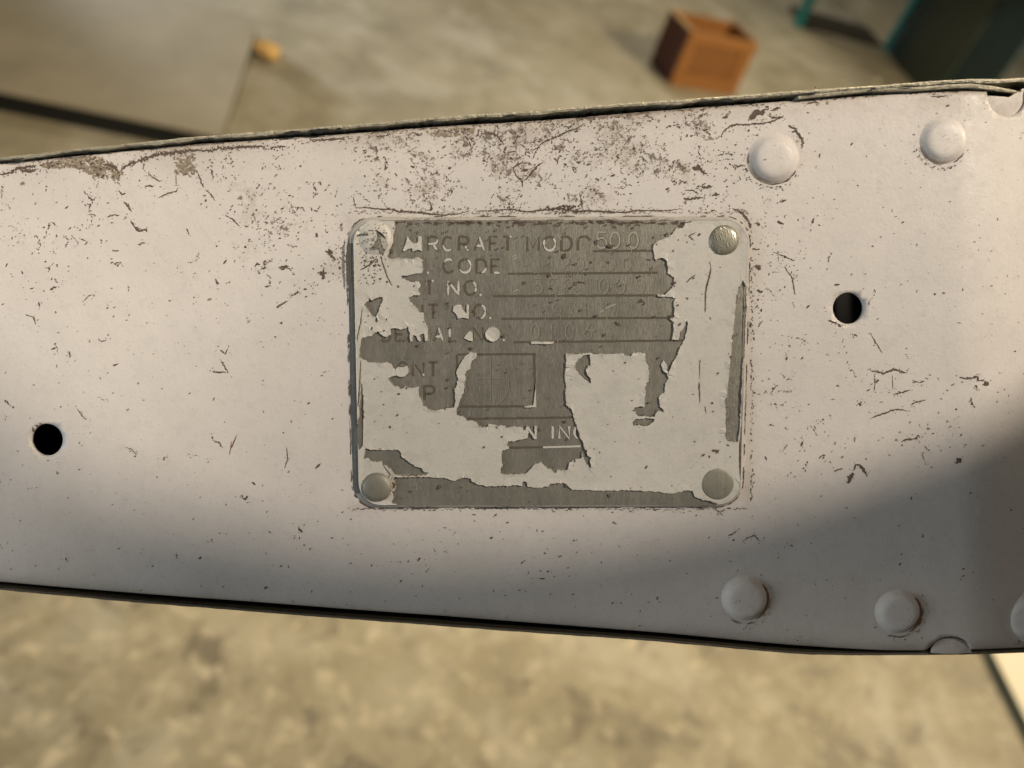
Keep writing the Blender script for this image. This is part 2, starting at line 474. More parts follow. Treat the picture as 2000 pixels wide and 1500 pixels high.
# broken, chipped places along the lip of the upper skin
ec, ef = [], []
def lipz(x, y): return U(x, y, (bend(x) + 9) * PX)
CH = [(552, 590, 259, 5), (596, 650, 257, 4.5), (655, 668, 254, 3), (20, 48, 311, 2.4), (130, 170, 297, 2), (384, 420, 273, 2.2), (980, 1012, 229, 2.6), (1130, 1180, 222, 2.2), (1560, 1600, 187, 2.4), (1700, 1712, 176, 3), (1755, 1790, 173, 2.2), (1400, 1440, 200, 1.8), (830, 850, 240, 2.4)]
for (x0, x1, y, wd) in CH:
    n_ = max(5, int((x1 - x0) / 4)); b0 = len(ec)
    for i in range(n_ + 1):
        x = x0 + (x1 - x0) * i / n_; yy = smooth_interp(S_TOP, x) + 6.5 + mnoise.noise(Vector((x / 7.0, 3, 3))) * 1.2
        hw = wd * math.sin(math.pi * (i + .2) / (n_ + .4)) * (.6 + .7 * random.random())
        ec += [lipz(x, yy - hw * .7), lipz(x, yy + hw)]
    ef += [(b0 + 2 * i, b0 + 2 * i + 1, b0 + 2 * i + 3, b0 + 2 * i + 2) for i in range(n_)]
o = mk('edge_chips', ec, ef, M_DARK, ROOT); o['kind'] = 'stuff'

# closed dark box behind the web
vs, f = [], []
X3 = list(np.arange(-650, 2481, 60.0))
for x in X3:
    a = U(x, smooth_interp(S_TOP, x) + 6, bend(x) * PX); b = U(x, smooth_interp(S_BOT, x) - 4, bend(x) * PX); a.z = b.z = 0
    zb = bend(x) * PX
    vs += [a + Vector((0, 0, -.0028 + zb)), Vector((a.x, a.y, -.088)), Vector((b.x, b.y, -.088)), b + Vector((0, 0, -.0036 + zb))]
for i in range(len(X3) - 1):
    for k in range(3): f.append((i * 4 + k, i * 4 + k + 1, i * 4 + 5 + k, i * 4 + 4 + k))
f.append((0, 1, 2, 3)); e = (len(X3) - 1) * 4; f.append((e, e + 1, e + 2, e + 3))
mk('inner_box', vs, f, M_DARK, ROOT)

# tabs seen through the bend reliefs
def tab(cx, cy, rx, ry, wz, a0, a1, tilt=0):
    ring = [(cx, cy)]
    vs = []; f = []
    nr, ns = 5, 28
    for k in range(nr + 1):
        q = k / nr
        for i in range(ns + 1):
            a = a0 + (a1 - a0) * i / ns
            x, y = cx + rx * q * math.cos(a), cy + ry * q * math.sin(a)
            p = U(x, y, (wz + bend(x)) * PX); p.z = (wz + bend(x) - 5 * q * q + .8 * mnoise.noise(Vector((x / 12, y / 12, 0)))) * PX
            vs.append(p)
    for k in range(nr):
        for i in range(ns):
            f.append((k * (ns + 1) + i, k * (ns + 1) + i + 1, (k + 1) * (ns + 1) + i + 1, (k + 1) * (ns + 1) + i))
    o = mk('relief_tab', vs, f, M_PAINT, ROOT, smooth=True)
    a = o.data.attributes.new('stain', 'FLOAT', 'POINT')
    a.data.foreach_set('value', [0.22 + .12 * random.random() for _ in vs])
    return o
tab(1970, 190, 38, 37, -6, -.55, math.pi + 0.12)
tab(1860, 1277, 40, 30, -9, math.pi, 2 * math.pi)

# ------------------------------------------------------------------ data plate
DP = bpy.data.objects.new('data_plate', None); COL.objects.link(DP); DP.parent = ROOT
DP['label'] = 'small aluminium data plate with white paint peeling off'
PT = 8.0  # plate top, in 0.1 mm above the web
def rrect(tl, tr, br, bl, r, n=10):
    C = [Vector(q) for q in (tl, tr, br, bl)]
    out = []
    for i in range(4):
        p, c, q = C[i - 1], C[i], C[(i + 1) % 4]
        d0 = (p - c).normalized(); d1 = (q - c).normalized()
        ctr = c + (d0 + d1) * r
        s = c + d0 * r; e = c + d1 * r
        a0 = math.atan2(s.y - ctr.y, s.x - ctr.x); a1 = math.atan2(e.y - ctr.y, e.x - ctr.x)
        while a1 - a0 > math.pi: a1 -= 2 * math.pi
        while a1 - a0 < -math.pi: a1 += 2 * math.pi
        for k in range(n + 1):
            a = a0 + (a1 - a0) * k / n
            out.append((ctr.x + r * math.cos(a), ctr.y + r * math.sin(a)))
    return out
base_o = rrect((676, 423), (1467, 422), (1450, 990), (688, 993), 52)
mid_o = rrect((683, 427), (1463, 426), (1446, 988), (695, 989), 48)
top_o = rrect((690, 431), (1459, 430), (1443, 984), (702, 985), 44)
def loopz(lp, z): return [U(x, y, 0) + Vector((0, 0, z * PX)) for x, y in lp]
L0, L1, L2 = loopz(base_o, -1.2), loopz(mid_o, PT - 3.2), loopz(top_o, PT)
n = len(L0)
vs = L0 + L1 + L2; f = []
for k in range(2):
    for i in range(n):
        j = (i + 1) % n; f.append((k * n + i, k * n + j, (k + 1) * n + j, (k + 1) * n + i))
o = mk('plate_rim', vs, f, paint_mat('rim_paint', (0.43, 0.405, 0.365), stain=False), DP, smooth=False)
o.data.materials.append(simple('bare_plate_edge', (0.13, 0.135, 0.125), .75, 0, .3, 900))
for p_ in o.data.polygons:
    if p_.center.x < U(712, 700).x and U(0, 965).y < p_.center.y < U(0, 505).y: p_.material_index = 1
vs2 = loopz(top_o, PT)
mk('plate_face', vs2, [tuple(range(n))], M_METAL, DP)

def z1(l): return [(670 + x / 5, 410 + y / 5) for x, y in l]
def z2(l): return [(1070 + x / 5, 410 + y / 5) for x, y in l]
def z3(l): return [(670 + x / 5, 700 + y / 5) for x, y in l]
def z4(l): return [(1070 + x / 5, 700 + y / 5) for x, y in l]
E_MAIN = z1([(505, 96), (515, 190), (495, 250), (480, 300), (465, 350), (455, 420), (440, 460), (470, 482), (520, 480), (560, 470), (620, 480), (680, 480), (740, 470), (790, 490), (780, 520), (785, 560), (780, 610), (740, 625), (690, 625), (640, 650), (580, 645), (590, 670), (640, 690), (700, 700), (750, 700), (770, 730), (745, 770), (760, 820), (745, 835), (700, 830), (650, 860), (680, 905), (710, 940), (750, 990), (775, 1000), (795, 1005), (800, 1060), (825, 1130), (835, 1200), (832, 1282), (812, 1282), (803, 1215), (775, 1205), (750, 1228), (765, 1282), (743, 1282), (715, 1225), (692, 1215), (685, 1282), (660, 1282), (655, 1200), (640, 1130), (625, 1160), (560, 1165), (520, 1150), (480, 1160), (470, 1220), (440, 1240), (400, 1225), (350, 1185), (320, 1200), (290, 1225), (200, 1250), (185, 1255), (178, 1300), (176, 1440), (200, 1455), (230, 1462), (255, 1490)]) \
    + z3([(270, 38), (380, 40), (440, 35), (475, 50), (490, 85), (520, 100), (540, 80), (600, 70), (640, 60), (652, 90), (650, 130), (620, 170), (560, 175), (510, 165), (450, 185), (465, 215), (490, 255), (550, 270), (575, 290), (610, 270), (680, 280), (750, 270), (750, 320), (765, 380), (790, 440), (830, 480), (900, 500), (960, 490), (1020, 475), (1085, 470), (1100, 430), (1095, 290), (1115, 255), (1125, 200), (1112, 120), (1130, 70), (1165, 20)]) \
    + z1([(1170, 1460), (1215, 1408), (1250, 1388), (1310, 1393), (1305, 1445), (1260, 1475)]) \
    + z3([(1258, 60), (1250, 90), (1205, 130), (1195, 200), (1185, 330), (1150, 380), (1135, 430), (1112, 490), (1115, 540), (1160, 555), (1200, 570), (1215, 592), (1280, 600), (1310, 620), (1330, 650), (1370, 665), (1410, 660), (1425, 635), (1480, 640), (1520, 650), (1580, 655), (1600, 670), (1640, 660), (1700, 655), (1750, 665), (1782, 690), (1788, 650), (1815, 652), (1868, 735), (1868, 650), (1892, 650), (1890, 778), (1868, 778), (1810, 695), (1805, 770), (1740, 780), (1700, 795), (1650, 800), (1612, 798), (1605, 840), (1625, 865), (1610, 880), (1560, 885), (1550, 900), (1555, 960), (1565, 1030), (1550, 1060), (1545, 1115), (1620, 1120), (1700, 1115), (1780, 1110), (1830, 1060), (1880, 1020), (1930, 1000), (1980, 1040)]) \
    + z4([(0, 1058), (40, 1060), (50, 1110), (80, 1110), (90, 1080), (150, 1085), (190, 1070), (200, 1020), (250, 975), (320, 965), (325, 900), (345, 960), (370, 1020), (410, 1065), (420, 1050), (405, 990), (420, 960), (385, 940), (370, 890), (345, 860), (340, 820), (310, 760), (285, 690), (272, 640), (255, 590), (245, 560), (245, 530), (215, 480), (180, 460), (165, 380), (172, 280), (158, 160), (170, 100), (175, 0)]) \
    + z2([(175, 1398), (300, 1400), (400, 1395), (500, 1400), (620, 1405), (730, 1400), (735, 1420), (810, 1420), (820, 1400), (870, 1390), (940, 1395), (945, 1450)]) \
    + z4([(950, 30), (975, 50), (980, 170), (985, 180), (980, 220), (950, 240), (940, 300), (935, 460), (880, 465), (835, 480), (850, 520), (880, 557), (1030, 557), (1050, 510), (1070, 500), (1130, 525), (1110, 490), (1080, 465), (1075, 380), (1085, 350), (1130, 330), (1135, 240), (1170, 190), (1150, 150), (1165, 145), (1200, 50), (1225, 0)]) \
    + z2([(1240, 1430), (1265, 1380), (1300, 1310), (1320, 1260), (1345, 1190), (1355, 1110), (1345, 1080), (1320, 1130), (1285, 1190), (1270, 1268), (1200, 1265), (1210, 1200), (1216, 1090), (1170, 1058), (1220, 1045), (1222, 1000), (1218, 900), (1240, 862), (1210, 852), (1065, 845), (1065, 828), (1130, 825), (1180, 780), (1220, 730), (1220, 660), (1190, 640), (1160, 625), (1160, 540), (1145, 490), (1110, 470), (1075, 480), (1050, 500), (1035, 470), (1020, 380), (1020, 330), (1080, 300), (1160, 270), (1210, 230), (1240, 190), (1310, 180), (1330, 130), (1335, 96)])
E_LL = z3([(235, 868), (280, 885), (400, 882), (540, 880), (570, 900), (585, 950), (640, 990), (700, 1040), (780, 1065), (800, 1100), (840, 1105), (810, 1130), (660, 1132), (510, 1126), (480, 1080), (440, 1030), (390, 1022), (385, 990), (330, 1005), (260, 985), (250, 960), (215, 970), (220, 920)])
E_BOT = z3([(510, 1150), (700, 1148), (860, 1150), (1000, 1155), (1100, 1190), (1160, 1150), (1255, 1155), (1260, 1190), (1330, 1220), (1400, 1235), (1500, 1240), (1510, 1230), (1740, 1230), (1760, 1190), (1790, 1195), (1800, 1240), (1900, 1250)]) \
    + z4([(0, 1240), (20, 1210), (150, 1205), (200, 1240), (240, 1270), (500, 1280), (800, 1275), (1000, 1285), (1200, 1310), (1270, 1290), (1310, 1280), (1400, 1280), (1430, 1340), (1500, 1370), (1640, 1400), (1620, 1424), (800, 1426)]) + z3([(1800, 1428), (560, 1428), (490, 1400), (500, 1300), (520, 1240), (500, 1170)])
E_R = z2([(1890, 690), (1922, 760), (1920, 1000), (1905, 1400)]) + z4([(1892, 0), (1882, 200), (1872, 400), (1860, 700), (1840, 800), (1800, 815), (1740, 800), (1718, 760), (1730, 500), (1712, 400), (1735, 370), (1740, 300), (1755, 150), (1765, 0)]) + z2([(1775, 1400), (1800, 1100), (1830, 850), (1850, 760)])
E_HOOK = z4([(250, 80), (290, 0)]) + z2([(300, 1450), (350, 1415), (405, 1410), (412, 1490)]) + z4([(410, 70), (385, 60), (370, 100), (380, 150), (405, 190), (410, 235), (370, 200), (310, 150)])
E_SM = z4([(830, 650), (835, 600), (860, 580), (1030, 580), (1030, 600), (1005, 620), (980, 640), (940, 655), (890, 635)])
E_CLO = z1([(262, 890), (266, 850), (285, 888), (330, 868), (365, 852), (392, 852), (401, 872), (392, 905), (375, 930), (362, 955), (362, 985), (350, 1015), (330, 1040), (300, 1042), (280, 1025), (272, 1000), (252, 985), (258, 962), (234, 955), (224, 930), (236, 905)])
E_D1 = z1([(325, 1050), (345, 1050), (352, 1075), (340, 1098), (328, 1085)])
E_D2 = z1([(420, 1065), (440, 1060), (440, 1080), (425, 1092)])
E_D3 = z1([(280, 1140), (298, 1145), (300, 1165), (285, 1178)])
E_D4 = z1([(402, 1168), (415, 1172), (410, 1192), (400, 1188)])
E_LSTR = z3([(192, 240), (208, 300), (208, 840), (160, 900), (150, 800), (140, 690), (165, 560), (178, 400)])
# islands of paint left on the bare metal
I_AI = z1([(640, 262), (665, 310), (700, 335), (735, 325), (745, 262), (772, 262), (776, 408), (740, 392), (712, 400), (690, 412), (680, 380), (640, 385), (615, 405), (590, 405), (602, 370), (618, 340)])
I_N4 = z1([(1085, 940), (1120, 925), (1150, 925), (1180, 985), (1208, 1010), (1212, 925), (1230, 925), (1230, 1062), (1190, 1055), (1165, 1050), (1130, 1062), (1110, 1020), (1075, 985)])
I_N5 = z1([(1180, 1250), (1210, 1210), (1240, 1180), (1268, 1195), (1270, 1282), (1230, 1272)])
I_O5 = [(670 + (1462 + 70 * math.cos(a)) / 5, 410 + (1212 + 70 * math.sin(a)) / 5) for a in np.linspace(0, 2 * math.pi, 22, endpoint=False)]
I_CURL = z4([(1095, 60), (1120, 10), (1150, 60), (1160, 120), (1165, 150), (1120, 120)])
I_BAR = z1([(1830, 1290), (1850, 1282), (2060, 1285), (2040, 1306), (1840, 1306)])
I_BX = z3([(1880, 250), (1885, 468), (1765, 472), (1800, 458), (1858, 450)])

def rough_poly(poly, seed, step=2.0, amp=1.15):
    out = []
    for i in range(len(poly)):
        a = np.array(poly[i]); b = np.array(poly[(i + 1) % len(poly)])
        L = np.hypot(*(b - a)); m = max(1, int(L / step))
        nrm = np.array([-(b - a)[1], (b - a)[0]]) / max(L, 1e-6)
        for k in range(m):
            p = a + (b - a) * k / m
            j = amp * (1.2 * mnoise.noise(Vector((p[0] / 7.0, p[1] / 7.0, seed))) + mnoise.noise(Vector((p[0] / 3.2, p[1] / 3.2, seed))) + .6 * mnoise.noise(Vector((p[0] / 1.6, p[1] / 1.6, seed))))
            out.append(tuple(p + nrm * j))
    return out
exposed = [rough_poly(p, 1.3 + i) for i, p in enumerate([E_MAIN, E_LL, E_BOT, E_R, E_HOOK, E_SM, E_CLO, E_D1, E_D2, E_D3, E_D4, E_LSTR])]
islands = [rough_poly(p, 21.3 + i, amp=.4) for i, p in enumerate([I_AI, I_N4, I_N5, I_O5, I_CURL, I_BAR, I_BX])]
inset = rrect((691.5, 432.5), (1457.5, 431.5), (1441.5, 982.5), (703.5, 983.5), 43)
V2, E2 = [], []
for lp in [inset] + exposed + islands:
    i0 = len(V2); V2 += [Vector(q) for q in lp]
    E2 += [(i0 + i, i0 + (i + 1) % len(lp)) for i in range(len(lp))]
gx, gy = np.meshgrid(np.arange(700, 1450, 14.0), np.arange(440, 980, 14.0))
V2 += [Vector((a + random.uniform(-3, 3), b + random.uniform(-3, 3))) for a, b in zip(gx.ravel(), gy.ravel())]
ov, oe, of, *_ = delaunay_2d_cdt(V2, E2, [], 0, 1e-4)
cen = np.array([[sum(ov[i].x for i in q) / 3, sum(ov[i].y for i in q) / 3] for q in of])
film = inpoly(inset, cen[:, 0], cen[:, 1])
ex = np.zeros(len(cen), bool)
for p in exposed: ex |= inpoly(p, cen[:, 0], cen[:, 1])
isl = np.zeros(len(cen), bool)
for p in islands: isl |= inpoly(p, cen[:, 0], cen[:, 1])
film &= (~ex) | isl
ff = [tuple(q) for q, k in zip(of, film) if k]
FT = 2.4
nv = len(ov)
vs = [U(v.x, v.y, 0) + Vector((0, 0, (PT + FT + .35 * mnoise.noise(Vector((v.x / 25, v.y / 25, 2)))) * PX)) for v in ov] \
   + [U(v.x, v.y, 0) + Vector((0, 0, (PT - .1) * PX)) for v in ov]
cnt = {}
for q in ff:
    for i in range(3):
        a, b = q[i], q[(i + 1) % 3]
        cnt.setdefault((min(a, b), max(a, b)), []).append((a, b))
sides = [(e[0][1], e[0][0], e[0][0] + nv, e[0][1] + nv) for e in cnt.values() if len(e) == 1]
used = sorted({i for q in ff for i in q} | {i for q in sides for i in q})
remap = {i: k for k, i in enumerate(used)}
for q in sides:      # the film lifts a little along its broken edges
    for i in q[:2]:
        p = ov[i]; vs[i].z = (PT + FT + 3.4 * max(0, mnoise.noise(Vector((p.x / 16, p.y / 16, 8.2)))) + .4) * PX
mk('paint_film', [vs[i] for i in used], [tuple(remap[i] for i in q) for q in ff + sides], M_FILM, DP)

def film_at(x, y):
    X, Y = np.array([x]), np.array([y])
    e = any(inpoly(p, X, Y)[0] for p in exposed); s = any(inpoly(p, X, Y)[0] for p in islands)
    return (not e) or s

# plate rivets
def dome(r, h): return [(r + 7, -1.5), (r + 3, .3), (r, 1.6), (r - 1, h * .45), (r - 4, h * .72), (r - 9, h * .9), (r - 16, h), (r - 24, h + .6)]
rivet('plate_rivet', 735, 466, [(34, .5), (31, 1.2), (28, 2.8), (24, 4.4), (18, 5.7), (12, 6.3), (6, 6.6)], M_FILM, DP, PT + 1.6)
o = rivet('plate_rivet', 1411, 470, dome(28, 8), M_RIVET, DP, PT + 1)
sr, sd = [], []
for k in range(46):
    a_, d_ = random.uniform(0, 6.28), 26 * math.sqrt(random.random())
    sr.append((1411 + d_ * math.cos(a_), 470 + d_ * math.sin(a_)))
rivet('plate_rivet', 738, 949, dome(29, 10), M_RIVETD, DP, PT + 1)
o = rivet('plate_rivet', 1399, 943, [(33, -1.0), (31.5, 1.8), (30.5, 2.7), (28, 3.3), (22, 3.9), (14, 4.3), (7, 4.5)], M_RIVETD, DP, PT + .5)
o['label'] = 'flat dull rivet head'

# ------------------------------------------------------------------ strokes: lettering, cracks
def arc(cx, cy, rx, ry, a0, a1, n=12):
    return [(cx + rx * math.cos(R(a0 + (a1 - a0) * i / n)), cy + ry * math.sin(R(a0 + (a1 - a0) * i / n))) for i in range(n + 1)]
GL = {
 'A': [[(0, 1), (.5, 0), (1, 1)], [(.2, .66), (.8, .66)]],
 'I': [[(.5, 0), (.5, 1)]],
 'R': [[(0, 1), (0, 0)], [(0, 0), (.6, 0)] + arc(.6, .26, .4, .26, -90, 90) + [(0, .52)], [(.5, .52), (1, 1)]],
 'C': [arc(.5, .5, .5, .5, -40, -320, 20)],
 'F': [[(0, 1), (0, 0), (.9, 0)], [(0, .48), (.75, .48)]],
 'T': [[(0, 0), (1, 0)], [(.5, 0), (.5, 1)]],
 'M': [[(0, 1), (0, 0), (.5, .8), (1, 0), (1, 1)]],
 'O': [arc(.5, .5, .5, .5, 0, 360, 26)],
 'D': [[(0, 0), (0, 1), (.45, 1)] + arc(.45, .5, .55, .5, 90, -90) + [(0, 0)]],
 'E': [[(.9, 0), (0, 0), (0, 1), (.9, 1)], [(0, .5), (.75, .5)]],
 'N': [[(0, 1), (0, 0), (1, 1), (1, 0)]],
 'S': [arc(.5, .26, .46, .26, -30, -270, 12) + arc(.5, .75, .48, .25, -90, 150, 12)],
 'L': [[(0, 0), (0, 1), (.9, 1)]],
 'P': [[(0, 1), (0, 0)], [(0, 0), (.6, 0)] + arc(.6, .28, .4, .28, -90, 90) + [(0, .56)]],
 '5': [[(.85, 0), (.12, 0), (.06, .45)] + arc(.46, .68, .48, .32, -130, 150, 14)],
 '0': [arc(.5, .5, .46, .5, 0, 360, 26)],
 '1': [[(.3, .12), (.5, 0), (.5, 1)]],
 '2': [arc(.5, .28, .45, .28, -170, 20) + [(0, 1), (.95, 1)]],
 '6': [[(.7, 0), (.12, .6)] + arc(.5, .7, .42, .3, 180, 540, 18)],
 '7': [[(0, 0), (1, 0), (.35, 1)]],
 '~': [[(0, 1), (0, .15), (.3, 0), (.7, 0), (1, .25)]],
 '.': [arc(.5, .9, .12, .07, 0, 360, 8)],
}
class Strip:
    """thin raised or inlaid lines gathered into one mesh (pixel coordinates)"""
    def __init__(s): s.v = []; s.f = []
    def line(s, pts, wd, zf, taper=False, jit=0.0, sub=0):
        pts = [np.array(p, float) for p in pts]
        if sub:
            q = []
            for a, b in zip(pts, pts[1:]):
                m = max(1, int(np.hypot(*(b - a)) / sub))
                q += [a + (b - a) * k / m for k in range(m)]
            pts = q + [pts[-1]]
        n = len(pts)
        if n < 2: return
        base = len(s.v)
        for i, p in enumerate(pts):
            d = pts[min(i + 1, n - 1)] - pts[max(i - 1, 0)]
            L = np.hypot(*d) or 1
            nr = np.array([-d[1], d[0]]) / L
            ww = wd / 2
            if taper: ww *= .25 + .75 * math.sin(math.pi * min(1, max(0, (i + .15) / (n - .7)))) ** .6
            j1 = j2 = 1; off = 0
            if jit:
                j1 = max(.1, 1 + jit * random.gauss(0, 1)); j2 = max(.1, 1 + jit * random.gauss(0, 1)); off = jit * random.gauss(0, .5) * wd * .5
            a = p + nr * (ww * j1 + off); b = p - nr * (ww * j2 - off)
            s.v += [zf(a[0], a[1]), zf(b[0], b[1])]
        for i in range(n - 1):
            k = base + 2 * i
            s.f.append((k, k + 1, k + 3, k + 2))
    def blob(s, cx, cy, rx, ry, ang, zf, n=8, irr=.35):
        base = len(s.v)
        s.v.append(zf(cx, cy))
        ca, sa = math.cos(ang), math.sin(ang)
        for i in range(n):
            a = 2 * math.pi * i / n
            k = max(.25, 1 + irr * random.gauss(0, 1))
            x, y = rx * k * math.cos(a), ry * k * math.sin(a)
            s.v.append(zf(cx + x * ca - y * sa, cy + x * sa + y * ca))
        for i in range(n): s.f.append((base, base + 1 + i, base + 1 + (i + 1) % n))
    def poly(s, pts, zf):
        base = len(s.v)
        V = [Vector(p) for p in pts]
        ov, oe, of, *_ = delaunay_2d_cdt(V, [(i, (i + 1) % len(V)) for i in range(len(V))], [], 1, 1e-4)
        s.v += [zf(v.x, v.y) for v in ov]
        s.f += [tuple(base + i for i in q) for q in of]
    def make(s, name, mat, parent, stuff=False):
        o = mk(name, s.v, s.f, mat, parent, fix=False)
        # face the viewer
        bm = bmesh.new(); bm.from_mesh(o.data)
        bm.normal_update()
        fl = [q for q in bm.faces if q.normal.z < 0]
        bmesh.ops.reverse_faces(bm, faces=fl); bm.to_mesh(o.data); bm.free()
        if stuff: o['kind'] = 'stuff'
        return o
def zplate(h): return lambda x, y: U(x, y, 0) + Vector((0, 0, (PT + h) * PX))

def glyph(st, ch, x0, x1, y0, y1, wd, zf, rng=None):
    """rng: optional list of (stroke, from, to) parts of the strokes to draw"""
    for k, s in enumerate(GL[ch]):
        p = [(x0 + a * (x1 - x0), y0 + b * (y1 - y0)) for a, b in s]
        if rng is None:
            st.line(p, wd, zf); continue
        for (kk, a, b) in rng:
            if kk != k: continue
            q = np.array(p); seg = np.hypot(*np.diff(q, axis=0).T); cum = np.concatenate([[0], np.cumsum(seg)]) / seg.sum()
            t = np.linspace(a, b, 14)
            st.line(list(zip(np.interp(t, cum, q[:, 0]), np.interp(t, cum, q[:, 1]))), wd, zf, taper=True)
DK, WH = zplate(.20), zplate(.9)
ROWS = [
 # (char, x0, x1, dark?, white parts)
 (463, 490, [('A', 789, 808, 1, None), ('I', 818, 828, 0, None), ('R', 837, 855, 1, [(1, .45, 1), (2, 0, 1)]), ('C', 866, 885, 1, [(0, .55, .98)]), ('R', 897, 915, 1, [(2, .3, 1)]), ('A', 927, 946, 1, [(0, .5, 1), (1, 0, 1)]), ('F', 957, 973, 1, None), ('T', 983, 1000, 1, [(0, .7, 1)]), ('M', 1030, 1052, 1, None), ('O', 1062, 1084, 1, [(0, 0, .45), (0, .85, 1), (0, .45, .6)]), ('D', 1096, 1116, 1, None), ('~', 1128, 1152, 1, None)]),
 (507, 533, [('C', 867, 887, 1, [(0, .02, .36)]), ('O', 897, 920, 1, [(0, 0, .42), (0, .82, 1)]), ('D', 931, 950, 1, [(0, .45, .62)]), ('E', 960, 978, 1, [(0, .8, 1)])]),
 (549, 576, [('T', 831, 848, 1, [(0, .75, 1)]), ('N', 876, 896, 0, [(0, 0, .33), (0, .3, .7), (0, .67, 1)]), ('O', 908, 930, 1, [(0, .82, 1), (0, 0, .1)])]),
 (595, 622, [('I', 822, 830, 1, None), ('T', 837, 856, 1, None), ('O', 926, 948, 1, [(0, .8, 1), (0, 0, .22)])]),
 (639, 666, [('S', 744, 764, 1, None), ('E', 774, 792, 1, None), ('A', 848, 866, 1, [(0, .5, 1), (1, 0, 1)]), ('L', 879, 893, 1, [(0, 0, .5)]), ('N', 925, 943, 1, None)]),
 (707, 734, [('O', 778, 797, 1, None), ('N', 808, 828, 1, None), ('T', 838, 855, 1, None)]),
 (753, 780, [('P', 830, 849, 1, None)]),
]
white = Strip()
for y0, y1, chars in ROWS:
    st = Strip()
    for (ch, a, b, dark, wp) in chars:
        if dark: glyph(st, ch, a, b, y0, y1, 5.0, DK)
        if wp: glyph(white, ch, a, b, y0, y1, 4.6, WH, wp)
    st.make('lettering', M_LETTER, DP)
for (x, y) in ((837, 533), (939, 576), (984, 664), (958, 621), (828, 731)): white.blob(x, y, 2.4, 2.4, 0, WH, 8, .1)
glyph(white, 'I', 1073, 1085, 831, 855, 4.6, WH); glyph(white, 'N', 1092, 1111, 831, 855, 4.6, WH)
glyph(white, 'C', 1121, 1139, 831, 855, 4.6, WH, [(0, .15, .8)])
white.line([(1060, 872), (1133, 870)], 3.6, WH); white.line([(773, 927), (800, 927)], 3.4, WH)
white.line([(1282, 577), (1318, 576)], 4, WH)
white.line([(1239, 813), (1278, 813)], 3, zplate(1.6))
white.make('paint_remnant', M_FILM, DP, stuff=True)
rules = [((1158, 491), (1276, 490)), ((993, 535), (1283, 533)), ((963, 578.5), (1283, 577)), ((979, 622.5), (1304, 620.5)), ((1003, 668), (1337, 664.5)),
         ((895, 692), (1046, 691)), ((1043, 691), (1045, 790)), ((893, 692), (893, 730)), ((898, 793), (1024, 792.5)), ((913, 817), (1119, 814)), ((995, 873), (1060, 872)), ((801, 928), (831, 927.5))]
for a, b in rules:
    st = Strip(); st.line([a, b], 4.4, DK, jit=.10, sub=7); st.make('ruled_line', M_LETTER, DP)
# stamped characters: lit and shaded flank of each stroke painted as paired lines
lt, dkk, fn = Strip(), Strip(), Strip()
def stamp(ch, a, b, y0, y1, wl=1.5):
    glyph(lt if wl > 2 else fn, ch, a - 1, b - 1, y0 - .6, y1 - .6, wl, zplate(.15)); glyph(dkk, ch, a + .8, b + .8, y0 + .8, y1 + .8, wl * .9, zplate(.12))
for ch, a in (('5', 1166), ('0', 1191), ('0', 1227)): stamp(ch, a, a + 20, 455, 486, 2.7)
for ch, a in (('5', 1042), ('5', 1071), ('2', 1101), ('1', 1155), ('0', 1170), ('0', 1202), ('0', 1240)): stamp(ch, a, a + 19, 545, 574, 1.7)
for ch, a in (('0', 1038), ('1', 1070), ('0', 1104), ('6', 1140)): stamp(ch, a, a + 17, 633, 662, 1.7)
for pl in ([(958, 692), (958, 785)], [(930, 738), (990, 738)], arc(952, 748, 42, 46, -60, 200, 30)):
    fn.line(pl, 1.2, zplate(.15)); dkk.line([(x + 1.8, y + 1.2) for x, y in pl], 1.2, zplate(.12))
tl = Strip()
def zrv(x, y):
    d = math.hypot(x - 735, y - 466)
    return U(x, y, 0) + Vector((0, 0, (PT + 2.8 + 6.2 * max(0, 1 - (d / 40.0) ** 2)) * PX))
tl.poly([(738, 452), (742, 458), (748, 462), (754, 466), (757, 474), (757, 484), (753, 494), (747, 497), (741, 488), (733, 490), (725, 489), (730, 482), (737, 474), (740, 464)], zrv)
tl.make('bare_chip', M_RIVETD, DP)
tl = Strip(); tl.poly([(746, 463), (751, 465), (757, 470), (761, 478), (758, 486), (753, 489), (749, 482), (747, 472)], lambda x, y: zrv(x, y) + Vector((0, 0, .8 * PX))); tl.make('chip_highlight', M_SILVER, DP)  # bright patch: highlight on the chip put into the colour
tl = Strip(); tl.line([(737, 450), (745, 456), (752, 462), (757, 469)], 2.6, lambda x, y: zrv(x, y) + Vector((0, 0, 1.2 * PX)), taper=True, jit=.3, sub=3); tl.make('paint_crack', M_DARK, DP)
for ch, a in (('2', 1096), ('0', 1124), ('1', 1150), ('5', 1182), ('0', 1216)): stamp(ch, a, a + 17, 503, 529, 1.2)
for ch, a in (('0', 1080), ('7', 1108), ('1', 1136)): stamp(ch, a, a + 16, 592, 617, 1.1)
fn.make('stamped_number', simple('worn_stamp', (.34, .325, .28), .45, .4, .3, 2500), DP)
lt.make('stamped_number', M_FAINT, DP); dkk.make('stamped_number', M_LETTER, DP)
